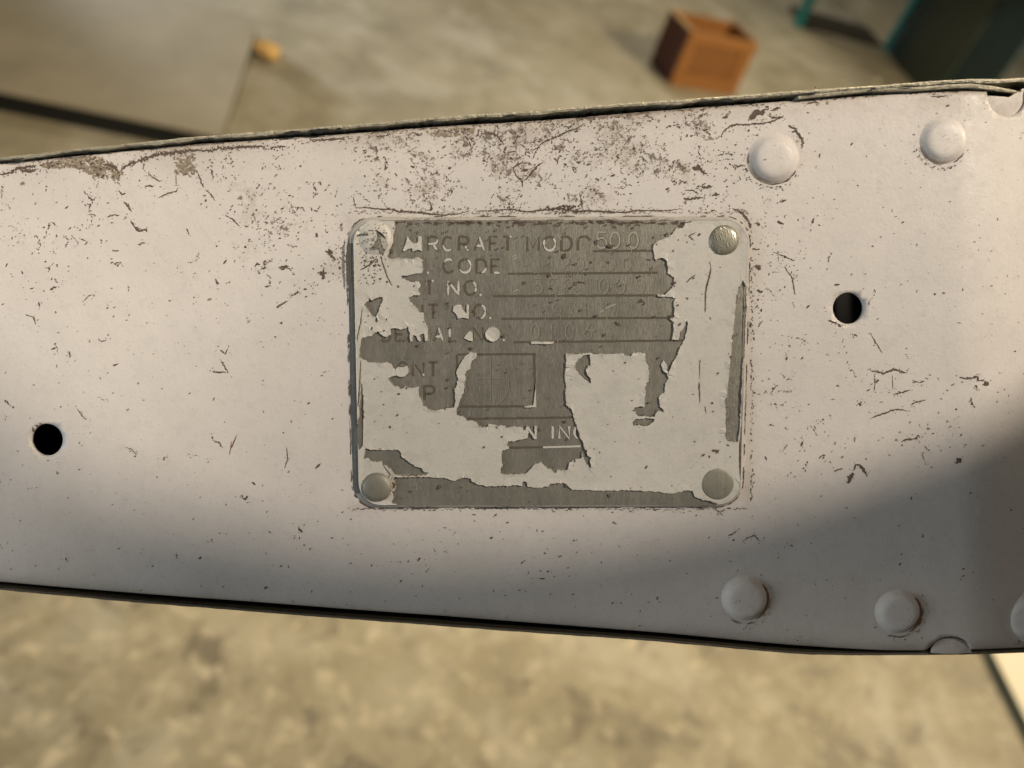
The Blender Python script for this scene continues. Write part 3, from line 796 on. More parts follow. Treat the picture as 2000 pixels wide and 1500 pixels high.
# bright nicks in the metal, crowded near the top to paint its glints
nk = Strip()
def metal_at(x, y): return not film_at(x, y)
c = 0
while c < 640:
    x, y = random.uniform(775, 1330), random.choice([random.gauss(446, 9)] + [random.uniform(434, 462), random.uniform(434, 680), random.uniform(434, 985)])
    if not metal_at(x, y): continue
    L = abs(random.gauss(0, 5)) + 2; a = R(78 + random.gauss(0, 14))
    nk.line([(x, y), (x + L * math.cos(a), y + L * math.sin(a))], random.uniform(.5, 1.3), zplate(.25), taper=True); c += 1
for (x, y) in ((1185, 600), (1192, 597), (1199, 595), (1175, 607), (1006, 505), (1004, 500), (1008, 567)):
    nk.line([(x - 4, y + 3), (x + 4, y - 2)], 2.6, zplate(.25), taper=True)
for k in range(14):
    x, y = 1418 + random.uniform(-3, 14), random.uniform(735, 860)
    nk.line([(x, y), (x + 4, y + 6)], 1.5, zplate(.3), taper=True)
def ztr(x, y):
    d = math.hypot(x - 1411, y - 470)
    return U(x, y, 0) + Vector((0, 0, (PT + 2.0 + 8.6 * math.sqrt(max(0, 1 - (d / 33.0) ** 2))) * PX))
for k, (x, y) in enumerate(sr):
    if y > 470 + .6 * (x - 1411) + 6 and k % 4: continue  # nicks kept mostly to the upper right, painting the rivet's lit half
    L = random.uniform(3, 9); a_ = R(68 + random.gauss(0, 16))
    q = [(x + t * L * math.cos(a_), y + t * L * math.sin(a_)) for t in (0, .35, .7, 1)]
    if all(math.hypot(u_ - 1411, v_ - 470) < 28 for u_, v_ in q): nk.line(q, random.uniform(.9, 1.9), ztr, taper=True)
nk.make('scratch_glints', M_SILVER, DP, stuff=True)

# dirt and chips on the plate
pc = Strip()
for lp in exposed:
    k = 0
    while k < len(lp) - 4:
        m = random.randint(4, 26)
        if random.random() < .55:
            pc.line(lp[k:k + m], random.uniform(.7, 1.7), zplate(FT + .75), taper=True, jit=.4)
        k += m
nb = len(base_o)
for i in range(nb):
    x0, y0 = base_o[i]; x1, y1 = base_o[(i + 1) % nb]
    L = math.hypot(x1 - x0, y1 - y0); k = 0.0
    while k < L:
        m = random.uniform(8, 40); t0, t1 = k / L, min(1, (k + m) / L)
        if random.random() < (.75 if (x0 + x1) > 2700 or (y0 + y1) > 1900 else .45):
            pc.line([(x0 + (x1 - x0) * t, y0 + (y1 - y0) * t) for t in (t0, (t0 + t1) / 2, t1)], random.uniform(1.2, 3.0), zplate(-PT + 1.2), taper=True, jit=.4, sub=3)
        k += m
zf1, zf2 = zplate(FT + .7), zplate(.3)
def zpl(x, y):
    return zf1(x, y)
c = 0
while c < 420:
    x, y = random.uniform(700, 1440), random.uniform(440, 978)
    if math.hypot(x - 1399, y - 943) < 40 or math.hypot(x - 1411, y - 470) < 40 or math.hypot(x - 738, y - 949) < 44: continue
    d = math.exp(-(y - 440) / 120.0)
    if random.random() > .30 + .7 * d: continue
    r = abs(random.gauss(0, .9)) + .45
    pc.blob(x, y, r * random.uniform(1, 1.8), r, random.uniform(0, 3.1), zpl, 6, .35); c += 1
for k in range(110):   # grime packed under the top edge
    x = random.uniform(772, 1345); y = 434 + abs(random.gauss(0, 3.2))
    pc.blob(x, y, random.uniform(2, 8), random.uniform(1, 3.2), random.gauss(0, .2), zf2 if metal_at(x, y) else zf1, 9, .4)
for (x, y, a, b) in ((1122, 517, 6, 3), (1152, 512, 5, 3), (1186, 513, 2.5, 2.5), (1130, 552, 10, 4), (1250, 591, 9, 4), (1275, 465, 3, 3), (1076, 565, 5, 2.5), (1205, 632, 7, 4), (1265, 508, 5, 2), (768, 480, 2.5, 2), (802, 451, 3, 2), (735, 520, 8, 3)):
    for q in range(5): pc.blob(x + random.gauss(0, a * .5), y + random.gauss(0, b * .5), a * .45, b * .45, random.uniform(-.5, .5), zf2 if metal_at(x, y) else zf1, 8, .4)
for pl, wd in (([(1383, 512), (1386, 522), (1384, 538), (1379, 554), (1376, 570), (1375, 584), (1375, 610)], 2.4), ([(1364, 700), (1364, 740)], 1.0), ([(1363, 745), (1364.5, 786)], 2.2), ([(1374, 792), (1377, 806)], 1.2),
               ([(710, 600), (707, 630), (700, 660), (703, 672)], 1.6), ([(707, 702), (705, 750), (702, 784), (697, 812), (696, 838)], 2.0),
               ([(1453, 560), (1452, 620), (1450, 700)], 1.6), ([(1445, 830), (1442, 862), (1442, 900), (1443, 935), (1440, 955)], 2.2),
               ([(745, 500), (752, 522), (760, 545), (768, 558)], 2.2), ([(738, 505), (720, 520), (706, 528)], 3.0), ([(735, 450), (750, 462), (757, 472)], 2.6), ([(1352, 470), (1343, 462), (1356, 455)], 2),
               ([(1338, 552), (1345, 545), (1356, 537)], 2.4), ([(756, 936), (764, 925), (752, 908), (748, 900)], 1.5), ([(766, 932), (772, 950), (768, 972)], 2.0)):
    pc.line(pl, wd, zplate(FT + .8), taper=True, jit=.3, sub=3)
for k in range(60):
    x = 700 + random.gauss(0, 6) + 12; y = random.uniform(490, 560)
    pc.blob(x + random.uniform(0, 30), y, random.uniform(.8, 2.2), random.uniform(.6, 1.5), random.uniform(0, 3), zf1, 7, .4)
for k in range(70):
    a_, d_ = random.uniform(0, 6.28), abs(random.gauss(24, 12)); x, y = 735 + d_ * math.cos(a_), 466 + d_ * math.sin(a_)
    if x > 762: continue
    pc.blob(x, y, random.uniform(.7, 2.4), random.uniform(.5, 1.3), random.uniform(0, 3), lambda x, y: zrv(x, y) + Vector((0, 0, 1.0 * PX)), 7, .45)
pc.line([(684, 462), (681, 480), (680, 505), (681, 530), (683, 560)], 5.5, zplate(.5), taper=True, jit=.25, sub=3)
pc.line([(700, 462), (712, 458), (722, 462)], 3, lambda x, y: zrv(x, y) + Vector((0, 0, 1.0 * PX)), taper=True, jit=.5, sub=2)
pc.make('paint_chips', M_CHIP, DP, stuff=True)
ru = Strip()
for (pl, wd) in (([(768, 930), (772, 946), (769, 962)], 3.5), ([(745, 462), (748, 485), (750, 500)], 5)):
    ru.line(pl, wd, zplate(FT + .65), taper=True, jit=.4, sub=3)
ru.make('rust_brown_mark', M_RUST_BROWN, DP, stuff=True)

# ------------------------------------------------------------------ chips, cracks and specks on the web
ch, c2 = Strip(), Strip()
zw = lambda x, y: on_web(x, y, .35)
zw2 = lambda x, y: on_web(x, y, .28)
def free(x, y):
    if 674 < x < 1468 and 420 < y < 994: return False
    if not (interp(W_TOP, x) + 3 < y < interp(W_BOT, x) - 8): return False
    for (cx, cy, r) in HOLES:
        if math.hypot(x - cx, y - cy) < r + 3: return False
    for (cx, cy, r, _) in RIV:
        if math.hypot(x - cx, y - cy) < r + 14: return False
    for (cx, cy, rx, ry) in (NOTCH_T, NOTCH_B):
        if math.hypot((x - cx) / rx, (y - cy) / ry) < 1.1: return False
    return True
# single specks
c = 0
while c < 3600:
    x, y = random.uniform(0, 2010), random.uniform(150, 1275)
    if random.random() > dens(x, y) * 1.1 or not free(x, y): continue
    r = .45 + abs(random.gauss(0, .62))
    a = random.gauss(-.6, .7)
    (ch if random.random() < .55 else c2).blob(x, y, r * random.uniform(1.0, 2.6), r, a, zw, 6, .35); c += 1
# ragged groups walking along hairline cracks
c = 0
while c < 190:
    x, y = random.uniform(0, 1900), random.uniform(180, 900)
    if random.random() > dens(x, y) * .9 or not free(x, y): continue
    c += 1
    a = random.choice([random.gauss(-.5, .45), random.gauss(.9, .35)]); big = random.random() ** 2
    for k in range(int(3 + 9 * random.random())):
        a += random.gauss(0, .55); st_ = random.uniform(2, 5)
        x += st_ * math.cos(a); y += st_ * math.sin(a)
        if not free(x, y): break
        r = .5 + big * 1.2 * random.random() + .4 * random.random()
        ch.blob(x + random.gauss(0, 1), y + random.gauss(0, 1), r * random.uniform(1, 2.8), r, a + random.gauss(0, .3), zw, 7, .4)
# the cracks one can follow
TR = [
 ([(242, 394), (252, 404), (258, 414)], 3.6), ([(256, 432), (262, 441), (268, 448), (274, 451), (286, 448), (288, 453)], 4.2), ([(386, 338), (390, 347), (394, 358), (398, 366)], 3.6),
 ([(308, 387), (328, 378), (344, 374), (348, 366)], 2.6), ([(344, 340), (344, 362)], 1.8), ([(284, 364), (292, 363), (300, 364)], 4), ([(288, 345), (292, 340), (300, 348), (312, 354), (318, 352)], 2.2),
 ([(405, 372), (412, 380), (420, 392)], 1.8), ([(440, 420), (456, 430), (468, 442)], 2.4), ([(270, 478), (282, 474)], 4), ([(232, 372), (238, 380), (246, 378)], 3.2),
 ([(1023, 353), (1032, 345), (1044, 331), (1052, 322), (1062, 316)], 4.2), ([(1041, 308), (1046, 298), (1050, 290), (1062, 277), (1083, 269), (1104, 259), (1124, 252), (1142, 241)], 3.4),
 ([(1002, 329), (1010, 322), (1020, 318), (1032, 318)], 3.0), ([(1002, 329), (1008, 343), (1020, 353), (1020, 366)], 2.4),
 ([(691, 385), (692, 398), (696, 406), (716, 405), (736, 408), (768, 409), (780, 414), (796, 413), (824, 416), (866, 420), (897, 418), (915, 412)], 3.4),
 ([(929, 413), (960, 411), (1000, 409), (1030, 414), (1055, 411), (1075, 409), (1097, 407), (1125, 414), (1150, 412), (1177, 413), (1216, 415), (1247, 411), (1290, 412), (1330, 408)], 3.6),
 ([(1132, 378), (1136, 392), (1138, 408)], 2.6), ([(939, 262), (953, 259), (971, 266), (979, 275), (985, 283)], 3.0), ([(990, 298), (998, 297), (1008, 296)], 2.2),
 ([(1408, 268), (1414, 256), (1426, 246), (1440, 243), (1457, 244), (1475, 242), (1489, 241), (1505, 238), (1520, 232), (1530, 229)], 3.6), ([(1505, 216), (1514, 213), (1523, 210)], 4), ([(1503, 228), (1516, 229), (1530, 229)], 4),
 ([(1352, 327), (1366, 330), (1380, 340)], 7), ([(1360, 324), (1368, 326)], 6), ([(1370, 367), (1390, 364)], 6), ([(1335, 388), (1350, 389), (1372, 386)], 5), ([(1390, 381), (1405, 379)], 4.5), ([(1338, 372), (1352, 372), (1364, 378)], 3),
 ([(1430, 408), (1441, 411), (1450, 417), (1457, 427), (1464, 435)], 4), ([(1462, 434), (1466, 446)], 4), ([(1476, 436), (1484, 440)], 4.6), ([(1510, 492), (1530, 500), (1552, 510)], 2), ([(1470, 486), (1484, 487)], 3.6),
 ([(1540, 245), (1552, 252), (1560, 262), (1568, 276), (1566, 290)], 4.4), ([(1546, 258), (1556, 256)], 3), ([(1558, 262), (1564, 270)], 6),
 ([(1474, 520), (1486, 526)], 6), ([(1478, 568), (1490, 570)], 5), ([(1464, 630), (1467, 640)], 4), ([(1532, 520), (1548, 545), (1552, 575)], 2.2), ([(1485, 605), (1488, 608)], 4),
 ([(1700, 724), (1712, 726), (1725, 729), (1735, 726), (1745, 722), (1758, 725), (1773, 729)], 3.6), ([(1708, 733), (1709, 750), (1707, 765)], 1.8), ([(1743, 732), (1744, 760)], 1.2),
 ([(1874, 737), (1886, 739), (1898, 739), (1908, 735), (1911, 744), (1924, 744)], 4.2), ([(1923, 745), (1929, 753)], 9), ([(1904, 752), (1908, 758)], 3),
 ([(1783, 747), (1790, 744)], 3), ([(1795, 748), (1806, 744)], 3), ([(1745, 771), (1758, 767), (1777, 762)], 2.6), ([(1700, 818), (1712, 812), (1724, 809), (1736, 804), (1748, 800), (1763, 800), (1773, 804)], 2.6),
 ([(1778, 791), (1792, 785), (1809, 781)], 3), ([(1760, 863), (1772, 858), (1793, 857)], 3.2), ([(1785, 857), (1796, 851)], 3.6), ([(1810, 838), (1818, 838)], 2.6),
 ([(1655, 944), (1660, 934), (1667, 924)], 7), ([(1668, 918), (1672, 908), (1680, 908), (1686, 917), (1693, 930)], 4.5), ([(1628, 920), (1646, 915)], 2.4), ([(1866, 904), (1877, 897)], 9), ([(1668, 653), (1674, 657)], 4), ([(1606, 820), (1608, 820)], 5),
 ([(1700, 650), (1712, 672), (1724, 690)], 1.8), ([(1676, 788), (1682, 792)], 4.5), ([(1504, 770), (1514, 756), (1518, 752)], 1.8), ([(1616, 626), (1630, 630), (1645, 637)], 2.6), ([(1530, 880), (1538, 868)], 2),
 ([(1422, 1046), (1432, 1043), (1440, 1036)], 2.6), ([(1450, 1058), (1462, 1050), (1473, 1046), (1485, 1058)], 2), ([(1396, 995), (1406, 1000), (1412, 1008)], 2.4), ([(1546, 1064), (1547, 1067)], 3.4),
 ([(420, 544), (426, 556)], 4.4), ([(164, 588), (172, 578), (184, 575)], 1.6), ([(50, 614), (66, 620), (70, 634)], 2.4), ([(92, 522), (96, 528)], 5), ([(98, 566), (110, 560)], 4.6), ([(76, 590), (77, 600)], 3), ([(136, 686), (138, 698)], 2.6),
 ([(150, 798), (160, 812), (168, 820)], 2), ([(245, 873), (258, 878), (268, 888)], 1.6), ([(318, 898), (323, 892)], 2.6), ([(430, 684), (440, 690), (446, 680)], 3), ([(432, 704), (436, 712), (446, 728)], 2.6), ([(414, 726), (442, 727)], 3),
 ([(470, 968), (478, 976), (484, 968)], 4), ([(560, 875), (562, 895), (556, 915)], 2), ([(128, 1090), (131, 1094)], 5), ([(344, 1082), (345, 1086)], 2.6), ([(583, 1032), (590, 1040)], 4),
 ([(545, 524), (556, 520), (566, 526)], 5), ([(540, 600), (552, 594), (560, 588)], 4), ([(510, 526), (520, 522)], 4), ([(570, 578), (585, 570)], 4), ([(626, 530), (632, 545)], 7), ([(640, 490), (648, 500), (655, 508)], 5),
 ([(1605, 168), (1615, 176), (1625, 189)], 2), ([(1820, 188), (1832, 189), (1850, 187)], 2.6), ([(1822, 184), (1826, 183)], 4), ([(1575, 203), (1590, 199), (1600, 201)], 4),
]
for pl, wd in TR:
    ch.line(pl, wd, zw, taper=True, jit=.42, sub=2.2)
    for k in range(int(len(pl) * 2.5)):
        q = random.choice(pl); ch.blob(q[0] + random.gauss(0, 5), q[1] + random.gauss(0, 4), random.uniform(.6, 1.7), random.uniform(.5, 1.1), random.uniform(0, 3), zw, 6, .4)
ch.poly([(1463, 233), (1464, 226), (1469, 221), (1475, 214), (1481, 213), (1486, 217), (1490, 213), (1494, 214), (1493, 222), (1490, 226), (1484, 224), (1478, 226), (1475, 232), (1468, 234)], zw)
ch.blob(642, 492, 8, 5, .4, zw, 10, .4); ch.blob(633, 534, 6, 9, .2, zw, 10, .5)
# scraped areas under the top edge at the left
def scatter(st, poly, nn, rmin, rmax, zf):
    xs_ = [p[0] for p in poly]; ys_ = [p[1] for p in poly]; k = 0
    while k < nn:
        x, y = random.uniform(min(xs_), max(xs_)), random.uniform(min(ys_), max(ys_))
        if not inpoly(poly, np.array([x]), np.array([y]))[0]: continue
        r = random.uniform(rmin, rmax); st.blob(x, y, r * random.uniform(1, 2.2), r, random.gauss(0, .7), zf, 7, .45); k += 1
A1 = [(78, 322), (110, 310), (150, 306), (195, 305), (215, 318), (232, 332), (240, 342), (236, 352), (212, 351), (186, 345), (160, 334), (140, 326), (105, 330)]
A2 = [(338, 303), (380, 300), (380, 322), (386, 338), (366, 343), (344, 338)]
scatter(c2, A1, 240, 1.2, 3.6, zw2); scatter(ch, A1, 90, .8, 2.2, zw); scatter(c2, A2, 90, 1.2, 3.0, zw2); scatter(ch, A2, 18, .7, 1.6, zw)
for pl, wd in (([(-5, 341), (12, 340), (24, 336), (36, 329), (52, 326), (70, 324)], 5.5), ([(40, 333), (58, 336), (72, 330)], 6), ([(236, 334), (244, 326), (256, 320), (275, 312), (300, 303), (325, 299), (350, 296), (372, 294), (395, 293)], 7),
               ([(395, 296), (412, 294), (430, 289), (448, 290), (460, 289), (480, 287), (500, 286), (516, 286)], 6), ([(205, 320), (222, 325), (230, 334)], 5), ([(530, 288), (560, 286)], 3), ([(606, 274), (640, 272), (673, 271)], 4.5), ([(735, 266), (760, 264)], 3)):
    ch.line(pl, wd, zw, taper=True, jit=.45, sub=2.4)
    for k in range(int(len(pl) * 5)):
        q = random.choice(pl); ch.blob(q[0] + random.gauss(0, 9), q[1] + random.gauss(0, 3.5), random.uniform(.8, 2.6), random.uniform(.6, 1.4), random.gauss(-.2, .5), zw, 7, .4)
scatter(c2, [(835, 258), (880, 250), (928, 248), (925, 262), (870, 268), (845, 266)], 110, 1, 2.6, zw2)
scatter(ch, [(845, 256), (920, 250), (910, 258), (850, 262)], 36, .7, 1.7, zw)
scatter(ch, [(1062, 400), (1130, 402), (1140, 414), (1080, 418)], 90, .8, 2.0, zw)
# ragged paint along the dark seams
for x in np.arange(0, 2000, 3.2):
    nn = mnoise.noise(Vector((x / 45.0, 0, 7)))
    if random.random() < .35 + nn: ch.blob(x, smooth_interp(W_TOP, x) + random.uniform(2.5, 7), random.uniform(1.5, 4), random.uniform(.8, 2), random.gauss(-.1, .3), zw, 7, .4)
    if 680 < x < 1460:
        if random.random() < .75: ch.blob(x, 992 + abs(random.gauss(0, 3)), random.uniform(1, 3.2), random.uniform(.5, 1.4), random.gauss(0, .3), zw, 7, .4)
        if random.random() < .75: c2.blob(x, 418 - abs(random.gauss(0, 4)), random.uniform(1, 3.4), random.uniform(.6, 1.6), random.gauss(0, .3), zw, 7, .4)
for y in np.arange(440, 980, 3.0):
    if random.random() < .5: ch.blob(1466 + abs(random.gauss(0, 3)), y, random.uniform(.6, 1.7), random.uniform(1, 3), random.gauss(0, .3), zw, 7, .4)
# dirt hugging the rivets
for k, (cx, cy, r, _) in enumerate(RIV):
    for q in range(46 if k < 2 else 14):
        a = random.gauss(R(115) if k < 2 else R(60), R(48)); rr = r + 10 + abs(random.gauss(0, 4)) + 4
        if cx + rr * math.cos(a) > 2010: continue
        ch.blob(cx + rr * math.cos(a), cy + rr * math.sin(a), random.uniform(.6, 2), random.uniform(.5, 1.2), random.uniform(0, 3), lambda x, y: on_web(x, y, .9), 6, .4)
for k, (cx, cy, r, _) in enumerate(RIV):
    for q in range(7):
        a0 = random.uniform(20, 170) if k < 2 else random.uniform(-70, 110)
        ch.line([(cx + (r + 9) * math.cos(R(a)), cy + (r + 9) * math.sin(R(a))) for a in np.linspace(a0, a0 + random.uniform(8, 30), 7) if cx + r * math.cos(R(a)) < 2012] or [(0, 0)], random.uniform(1, 2.4), lambda x, y: on_web(x, y, 1.6), taper=True, jit=.5)
    for q in range(5):
        a, d_ = random.uniform(0, 6.28), random.uniform(0, r - 14)
        ch.blob(cx + d_ * math.cos(a), cy + d_ * math.sin(a), random.uniform(.6, 1.5), .7, a, lambda x, y: U(x, y, bend(x) * PX) + Vector((0, 0, (webz(cx + r + 10, cy) - bend(cx + r + 10) + 14.5) * PX)) if cx < 1990 else on_web(x, y, 17), 6, .4)
for (x, y, a, b_) in ((72, 832, 5, 2), (64, 840, 3, 4), (80, 828, 3, 1.5), (1630, 630, 6, 2), (1622, 627, 4, 1.5), (1640, 638, 4, 1.5), (1632, 634, 2, 1.2)):
    ch.blob(x, y, a, b_, .3, zw, 9, .4)
ch.make('paint_chips', M_CHIP, ROOT, stuff=True)
c2.make('paint_scuffs', M_CHIP2, ROOT, stuff=True)
rs = Strip()
rs.line([(448, 888), (450, 878), (456, 866), (462, 850)], 2.4, zw, taper=True, jit=.3, sub=3); rs.line([(450, 878), (452, 862)], 1.4, zw, taper=True, sub=3)
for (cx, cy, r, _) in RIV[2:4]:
    rs.line([(cx + (r + 3.5) * math.cos(R(a)), cy + (r + 3.5) * math.sin(R(a))) for a in np.linspace(-42, 62, 24)], 4.2, lambda x, y: on_web(x, y, 4.6), taper=True, jit=.25)  # brown arcs: the rivets' shaded right side put in as colour
rs.make('rust_brown_mark', M_RUST_BROWN, ROOT, stuff=True)

# ------------------------------------------------------------------ the hall floor
m, nt, b = nmat('concrete_floor')
v = objco(nt)
n1 = noise(nt, 1.6, 5, .6, v); n2 = noise(nt, 10.5, 7, .68, v, .9); n3 = noise(nt, 30, 5, .62, v, .5)
sep = N(nt, 'ShaderNodeSeparateXYZ'); nt.links.new(v, sep.inputs[0])
wear = mathn(nt, 'ADD', ramp(nt, mathn(nt, 'ADD', mathn(nt, 'MULTIPLY', sep.outputs[1], .35), mathn(nt, 'MULTIPLY', sep.outputs[0], .22)), [(.10, (1, 1, 1)), (.55, (.28, .28, .28))]).outputs[0], mathn(nt, 'MULTIPLY', mathn(nt, 'SUBTRACT', n1.outputs[0], .5), 1.2), clamp=True)
c = ramp(nt, n1.outputs[0], [(.30, (.285, .25, .175)), (.52, (.36, .32, .225)), (.72, (.44, .40, .30))]).outputs[0]
n4 = noise(nt, 5.0, 5, .6, v, .8)
c = mix(nt, mathn(nt, 'MULTIPLY', ramp(nt, n4.outputs[0], [(.50, (0, 0, 0)), (.64, (1, 1, 1))]).outputs[0], .6), c, (.52, .49, .41))
c = mix(nt, mathn(nt, 'MULTIPLY', ramp(nt, n4.outputs[0], [(.34, (1, 1, 1)), (.46, (0, 0, 0))]).outputs[0], .5), c, (.205, .185, .14))
c = mix(nt, mathn(nt, 'MULTIPLY', ramp(nt, n2.outputs[0], [(.53, (0, 0, 0)), (.62, (1, 1, 1))]).outputs[0], mathn(nt, 'MULTIPLY', wear, .82)), c, (.50, .45, .34))
c = mix(nt, mathn(nt, 'MULTIPLY', ramp(nt, n2.outputs[0], [(.36, (1, 1, 1)), (.45, (0, 0, 0))]).outputs[0], mathn(nt, 'MULTIPLY', wear, .95)), c, (.15, .13, .095))
c = mix(nt, mathn(nt, 'MULTIPLY', ramp(nt, n3.outputs[0], [(.56, (0, 0, 0)), (.64, (1, 1, 1))]).outputs[0], mathn(nt, 'MULTIPLY', wear, .75)), c, (.66, .58, .44))
c = mix(nt, mathn(nt, 'MULTIPLY', ramp(nt, n3.outputs[0], [(.34, (1, 1, 1)), (.42, (0, 0, 0))]).outputs[0], mathn(nt, 'MULTIPLY', wear, .5)), c, (.14, .115, .085))
nt.links.new(c, b.inputs['Base Color']); b.inputs['Roughness'].default_value = .55
bump(nt, b, n3.outputs[0], .2, .004)
fl = mk('floor', [(-8, -8, 0), (8, -8, 0), (8, 8, 0), (-8, 8, 0)], [(0, 1, 2, 3)], m)
fl['kind'] = 'structure'

def prism(name, poly, z0, z1, mat, parent=None, bevel=0.0):
    n_ = len(poly)
    vs = [(p[0], p[1], z0) for p in poly] + [(p[0], p[1], z1) for p in poly]
    f_ = [tuple(range(n_)), tuple(range(n_, 2 * n_))] + [(i, (i + 1) % n_, n_ + (i + 1) % n_, n_ + i) for i in range(n_)]
    o_ = mk(name, vs, f_, mat, parent)
    if bevel:
        bv = o_.modifiers.new('bevel', 'BEVEL'); bv.width = bevel; bv.segments = 2
    return o_
def local(root, pts): return [(p[0] - root.location.x, p[1] - root.location.y) for p in pts]

# board lying at the upper left
hz = 0.06
K = FL(433, 268, hz); Lf = FL(-260, 124, hz); Rt = FL(509, 34, hz)
e1 = (Lf - K); e2 = (Rt - K)
bd = empty('floor_board', (K.x, K.y, 0), 'flat grey-brown board raised on base blackened for shade at upper left of floor', 'board')
poly = local(bd, [K, K + e1, K + e1 + e2, K + e2])
M_BOARD = simple('board_top', (.34, .30, .22), .6, 0, .34, 5)
M_BASE_SHADE = simple('black_shade', (.012, .014, .014), .6)  # black stands in for the shadow under and beside the board
prism('board_top', poly, hz - .006, hz, M_BOARD, bd, .0015)
u1, u2 = e1.normalized(), e2.normalized()
cxy = (sum(p[0] for p in poly) / 4, sum(p[1] for p in poly) / 4)
pin = [(cxy[0] + (p[0] - cxy[0]) * .975, cxy[1] + (p[1] - cxy[1]) * .975) for p in poly]
prism('board_base', pin, 0.0, hz - .006, M_BASE_SHADE, bd)

# lump of foam at the board's corner
cpt = FL(522, 113)
bm = bmesh.new(); bmesh.ops.create_icosphere(bm, subdivisions=4, radius=.038)
for q in bm.verts:
    p = q.co.copy()
    k = 1 + .28 * mnoise.noise(p * 38) + .14 * mnoise.noise(p * 95)
    q.co = Vector((p.x * 1.15 * k, p.y * .85 * k, p.z * .62 * k))
zm = min(q.co.z for q in bm.verts)
for q in bm.verts: q.co.z -= zm
me = bpy.data.meshes.new('foam_lump'); bm.to_mesh(me); bm.free()
lump = link('foam_lump', me, simple('orange_foam', (.80, .52, .20), .8, 0, .2, 60), None, True)
lump.location = (cpt.x, cpt.y, 0); lump.rotation_euler.z = R(-30)
lump['label'] = 'small orange lump of foam lying on concrete floor beside the board'; lump['category'] = 'foam'

# orange crate
A = FL(1308, 167); B = FL(1434, 187)
ux = (B - A); wdt = ux.length; ux.normalize(); uy = Vector((-ux.y, ux.x, 0))
def height_of(px, py, foot):
    d = RC @ Vector(((px - 1000) / FPX, -(py - 750) / FPX, -1))
    t = math.hypot(foot.x, foot.y) / math.hypot(d.x, d.y)
    return CAM_H + d.z * t
hgt = .5 * (height_of(1340, 55, A) + height_of(1476, 84, B))
dpt = wdt * .68
crate = empty('crate', tuple(A), 'orange-brown open wooden box with framed front panel on the floor', 'box')
crate.rotation_euler.z = math.atan2(ux.y, ux.x)
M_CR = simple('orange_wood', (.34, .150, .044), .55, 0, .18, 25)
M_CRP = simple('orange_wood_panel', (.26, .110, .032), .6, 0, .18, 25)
M_CRSHADE = simple('maroon_shade_side', (.10, .035, .03), .6, 0, .25, 25)  # left side's shade put into a darker maroon; the bottom shares it
M_RIM = simple('pale_wood_rim', (.52, .34, .16), .6, 0, .15, 25)
def cbox(name, x0, x1, y0, y1, z0, z1, mat):
    return prism(name, [(x0, y0), (x1, y0), (x1, y1), (x0, y1)], z0, z1, mat, crate, .0025)
T = .022; fr = wdt * .16
cbox('front_rail', 0, wdt, 0, T, 0, fr, M_CR); cbox('front_rail', 0, wdt, 0, T, hgt - fr * .9, hgt, M_CR)
cbox('front_stile', 0, fr * .8, 0.001, T - .001, fr, hgt - fr * .9, M_CR); cbox('front_stile', wdt - fr, wdt, 0.001, T - .001, fr, hgt - fr * .9, M_CR)
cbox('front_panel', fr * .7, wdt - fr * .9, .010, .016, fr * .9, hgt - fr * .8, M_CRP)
cbox('side_panel', 0, T * .7, T, dpt, 0, hgt - .012, M_CRSHADE); cbox('side_panel', wdt - T * .7, wdt, T, dpt - .0, 0, hgt, M_CR)
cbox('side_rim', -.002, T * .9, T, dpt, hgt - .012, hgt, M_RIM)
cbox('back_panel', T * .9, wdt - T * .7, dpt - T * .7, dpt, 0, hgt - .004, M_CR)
cbox('bottom', T * .7, wdt - T * .7, T, dpt - T * .7, .004, .014, M_CRSHADE)

# dark green bench with teal legs at the upper right
F1 = FL(1556, 50); F2 = FL(1731, 98)
bx = F2 - F1; bl = bx.length; bx.normalize()
G = FL(1790, 166)
gy_ = (G - F2).normalized()
bench = empty('workbench', tuple(F2), 'dark green bench with teal legs standing at upper right', 'bench')
M_TEAL = simple('teal_paint', (.035, .33, .34), .4, 0, .2, 30)
M_GREEN = simple('dark_green_sheet', (.058, .105, .112), .42, 0, .2, 8)
M_GREEN2 = simple('grey_green_sheet', (.10, .125, .10), .5, 0, .2, 8)
M_BLU = simple('grey_blue_strip', (.16, .17, .21), .5, 0, .15, 20)
M_SHADE = simple('shade_brown_board', (.035, .028, .018), .8, 0, .3, 12)
BH = 0.66
def leg(p):
    q = p - F2; r_ = .024
    a_ = [(q.x + r_ * (sx * bx.x + sy * gy_.x), q.y + r_ * (sx * bx.y + sy * gy_.y)) for sx, sy in ((-1, -1), (1, -1), (1, 1), (-1, 1))]
    prism('leg', a_, 0, BH, M_TEAL, bench, .002)
LB = 1.1
leg(F1); leg(F2)
def strip(name, p0, d, L_, t_dir, t, z0, z1, mat):
    q = p0 - F2
    a_ = [q, q + d * L_, q + d * L_ + t_dir * t, q + t_dir * t]
    return prism(name, [(k.x, k.y) for k in a_], z0, z1, mat, bench)
nrm = Vector((gy_.y, -gy_.x, 0))
if nrm.dot(bx) < 0: nrm = -nrm
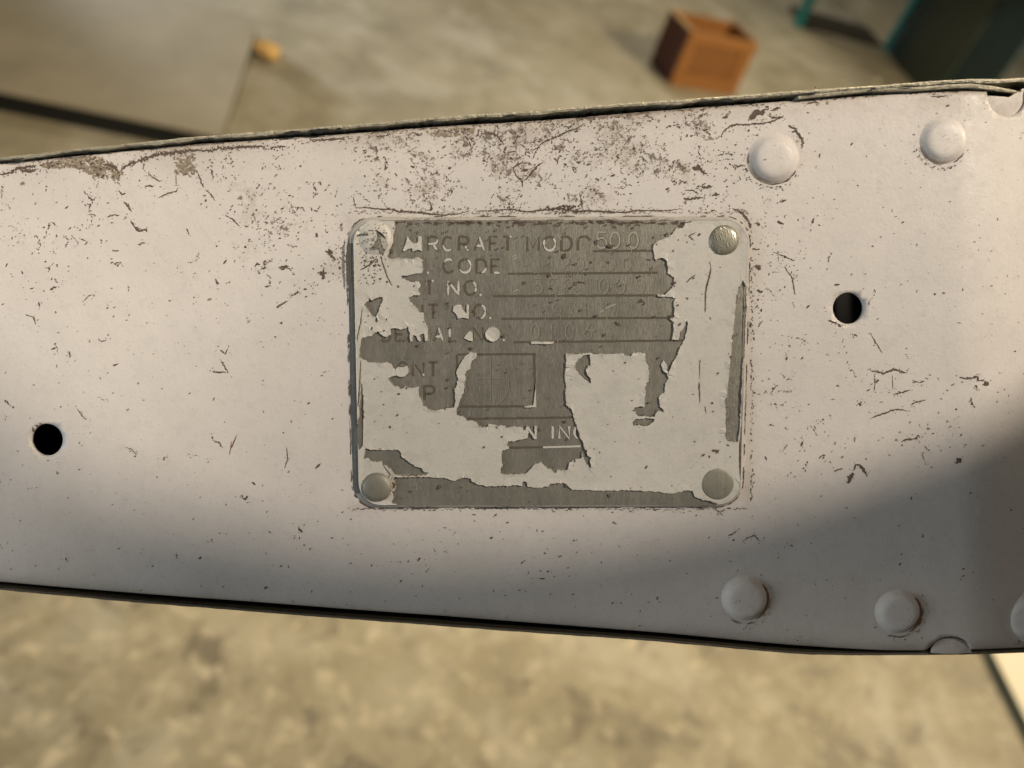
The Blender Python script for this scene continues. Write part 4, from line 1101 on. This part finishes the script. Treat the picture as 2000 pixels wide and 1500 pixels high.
strip('side_panel', F2 + gy_ * .03 - nrm * .006, gy_, LB - .05, nrm, .012, .0, BH, M_GREEN)
strip('side_strip', F2 + gy_ * .055 + nrm * (-.016), gy_, .018, nrm, .009, .05, .25, M_BLU)
strip('side_sheet', F2 + gy_ * .235 - nrm * .018, gy_, .5, nrm, .011, .0, BH * .9, M_GREEN2)
strip('floor_shade_board', F1 + bx * .03 - gy_ * .30, bx, bl - .06, gy_, .30, .006, .020, M_SHADE)  # thin near-black board puts the floor shade beyond the legs into colour
strip('bench_top', F1 - bx * .03 - gy_ * .03, bx, bl + .06, gy_, LB + .04, BH, BH + .03, M_GREEN)

# small pale scrap on the floor beside the bench
p = FL(1712, 160)
bm = bmesh.new(); bmesh.ops.create_icosphere(bm, subdivisions=3, radius=.02)
for q in bm.verts:
    k = 1 + .3 * mnoise.noise(q.co * 60); q.co = Vector((q.co.x * 1.5 * k, q.co.y * .7 * k, max(-.004, q.co.z * .4 * k)))
    q.co.z += .004
me = bpy.data.meshes.new('paper_scrap'); bm.to_mesh(me); bm.free()
sc_ = link('paper_scrap', me, simple('pale_paper', (.75, .70, .58), .8, 0, .1, 50), None, True)
sc_.location = (p.x, p.y, 0)
sc_['label'] = 'pale crumpled scrap lying on the floor near the bench'; sc_['category'] = 'scrap'

# cream panel at the lower right
zs = .014
Q0 = FL(1915, 1243, zs); Q1 = FL(2100, 1612, zs)
d = (Q1 - Q0); Ld = d.length; d.normalize(); nn = Vector((-d.y, d.x, 0))
if nn.x < 0: nn = -nn
cp = empty('cream_panel', (Q0.x, Q0.y, 0), 'cream white panel with dark edge lying on floor at lower right', 'panel')
def quad(a, b, t0, t1): return [(d.x * k + nn.x * t, d.y * k + nn.y * t) for k, t in ((a, t0), (b, t0), (b, t1), (a, t1))]
prism('panel_sheet', quad(0, Ld, .0075, .5), 0, zs, simple('cream_paint', (.86, .80, .66), .5, 0, .04, 5), cp)
prism('edge_trim', quad(0, Ld, -.0005, .0075), 0, zs + .002, simple('dark_green_edge', (.02, .026, .016), .6), cp)
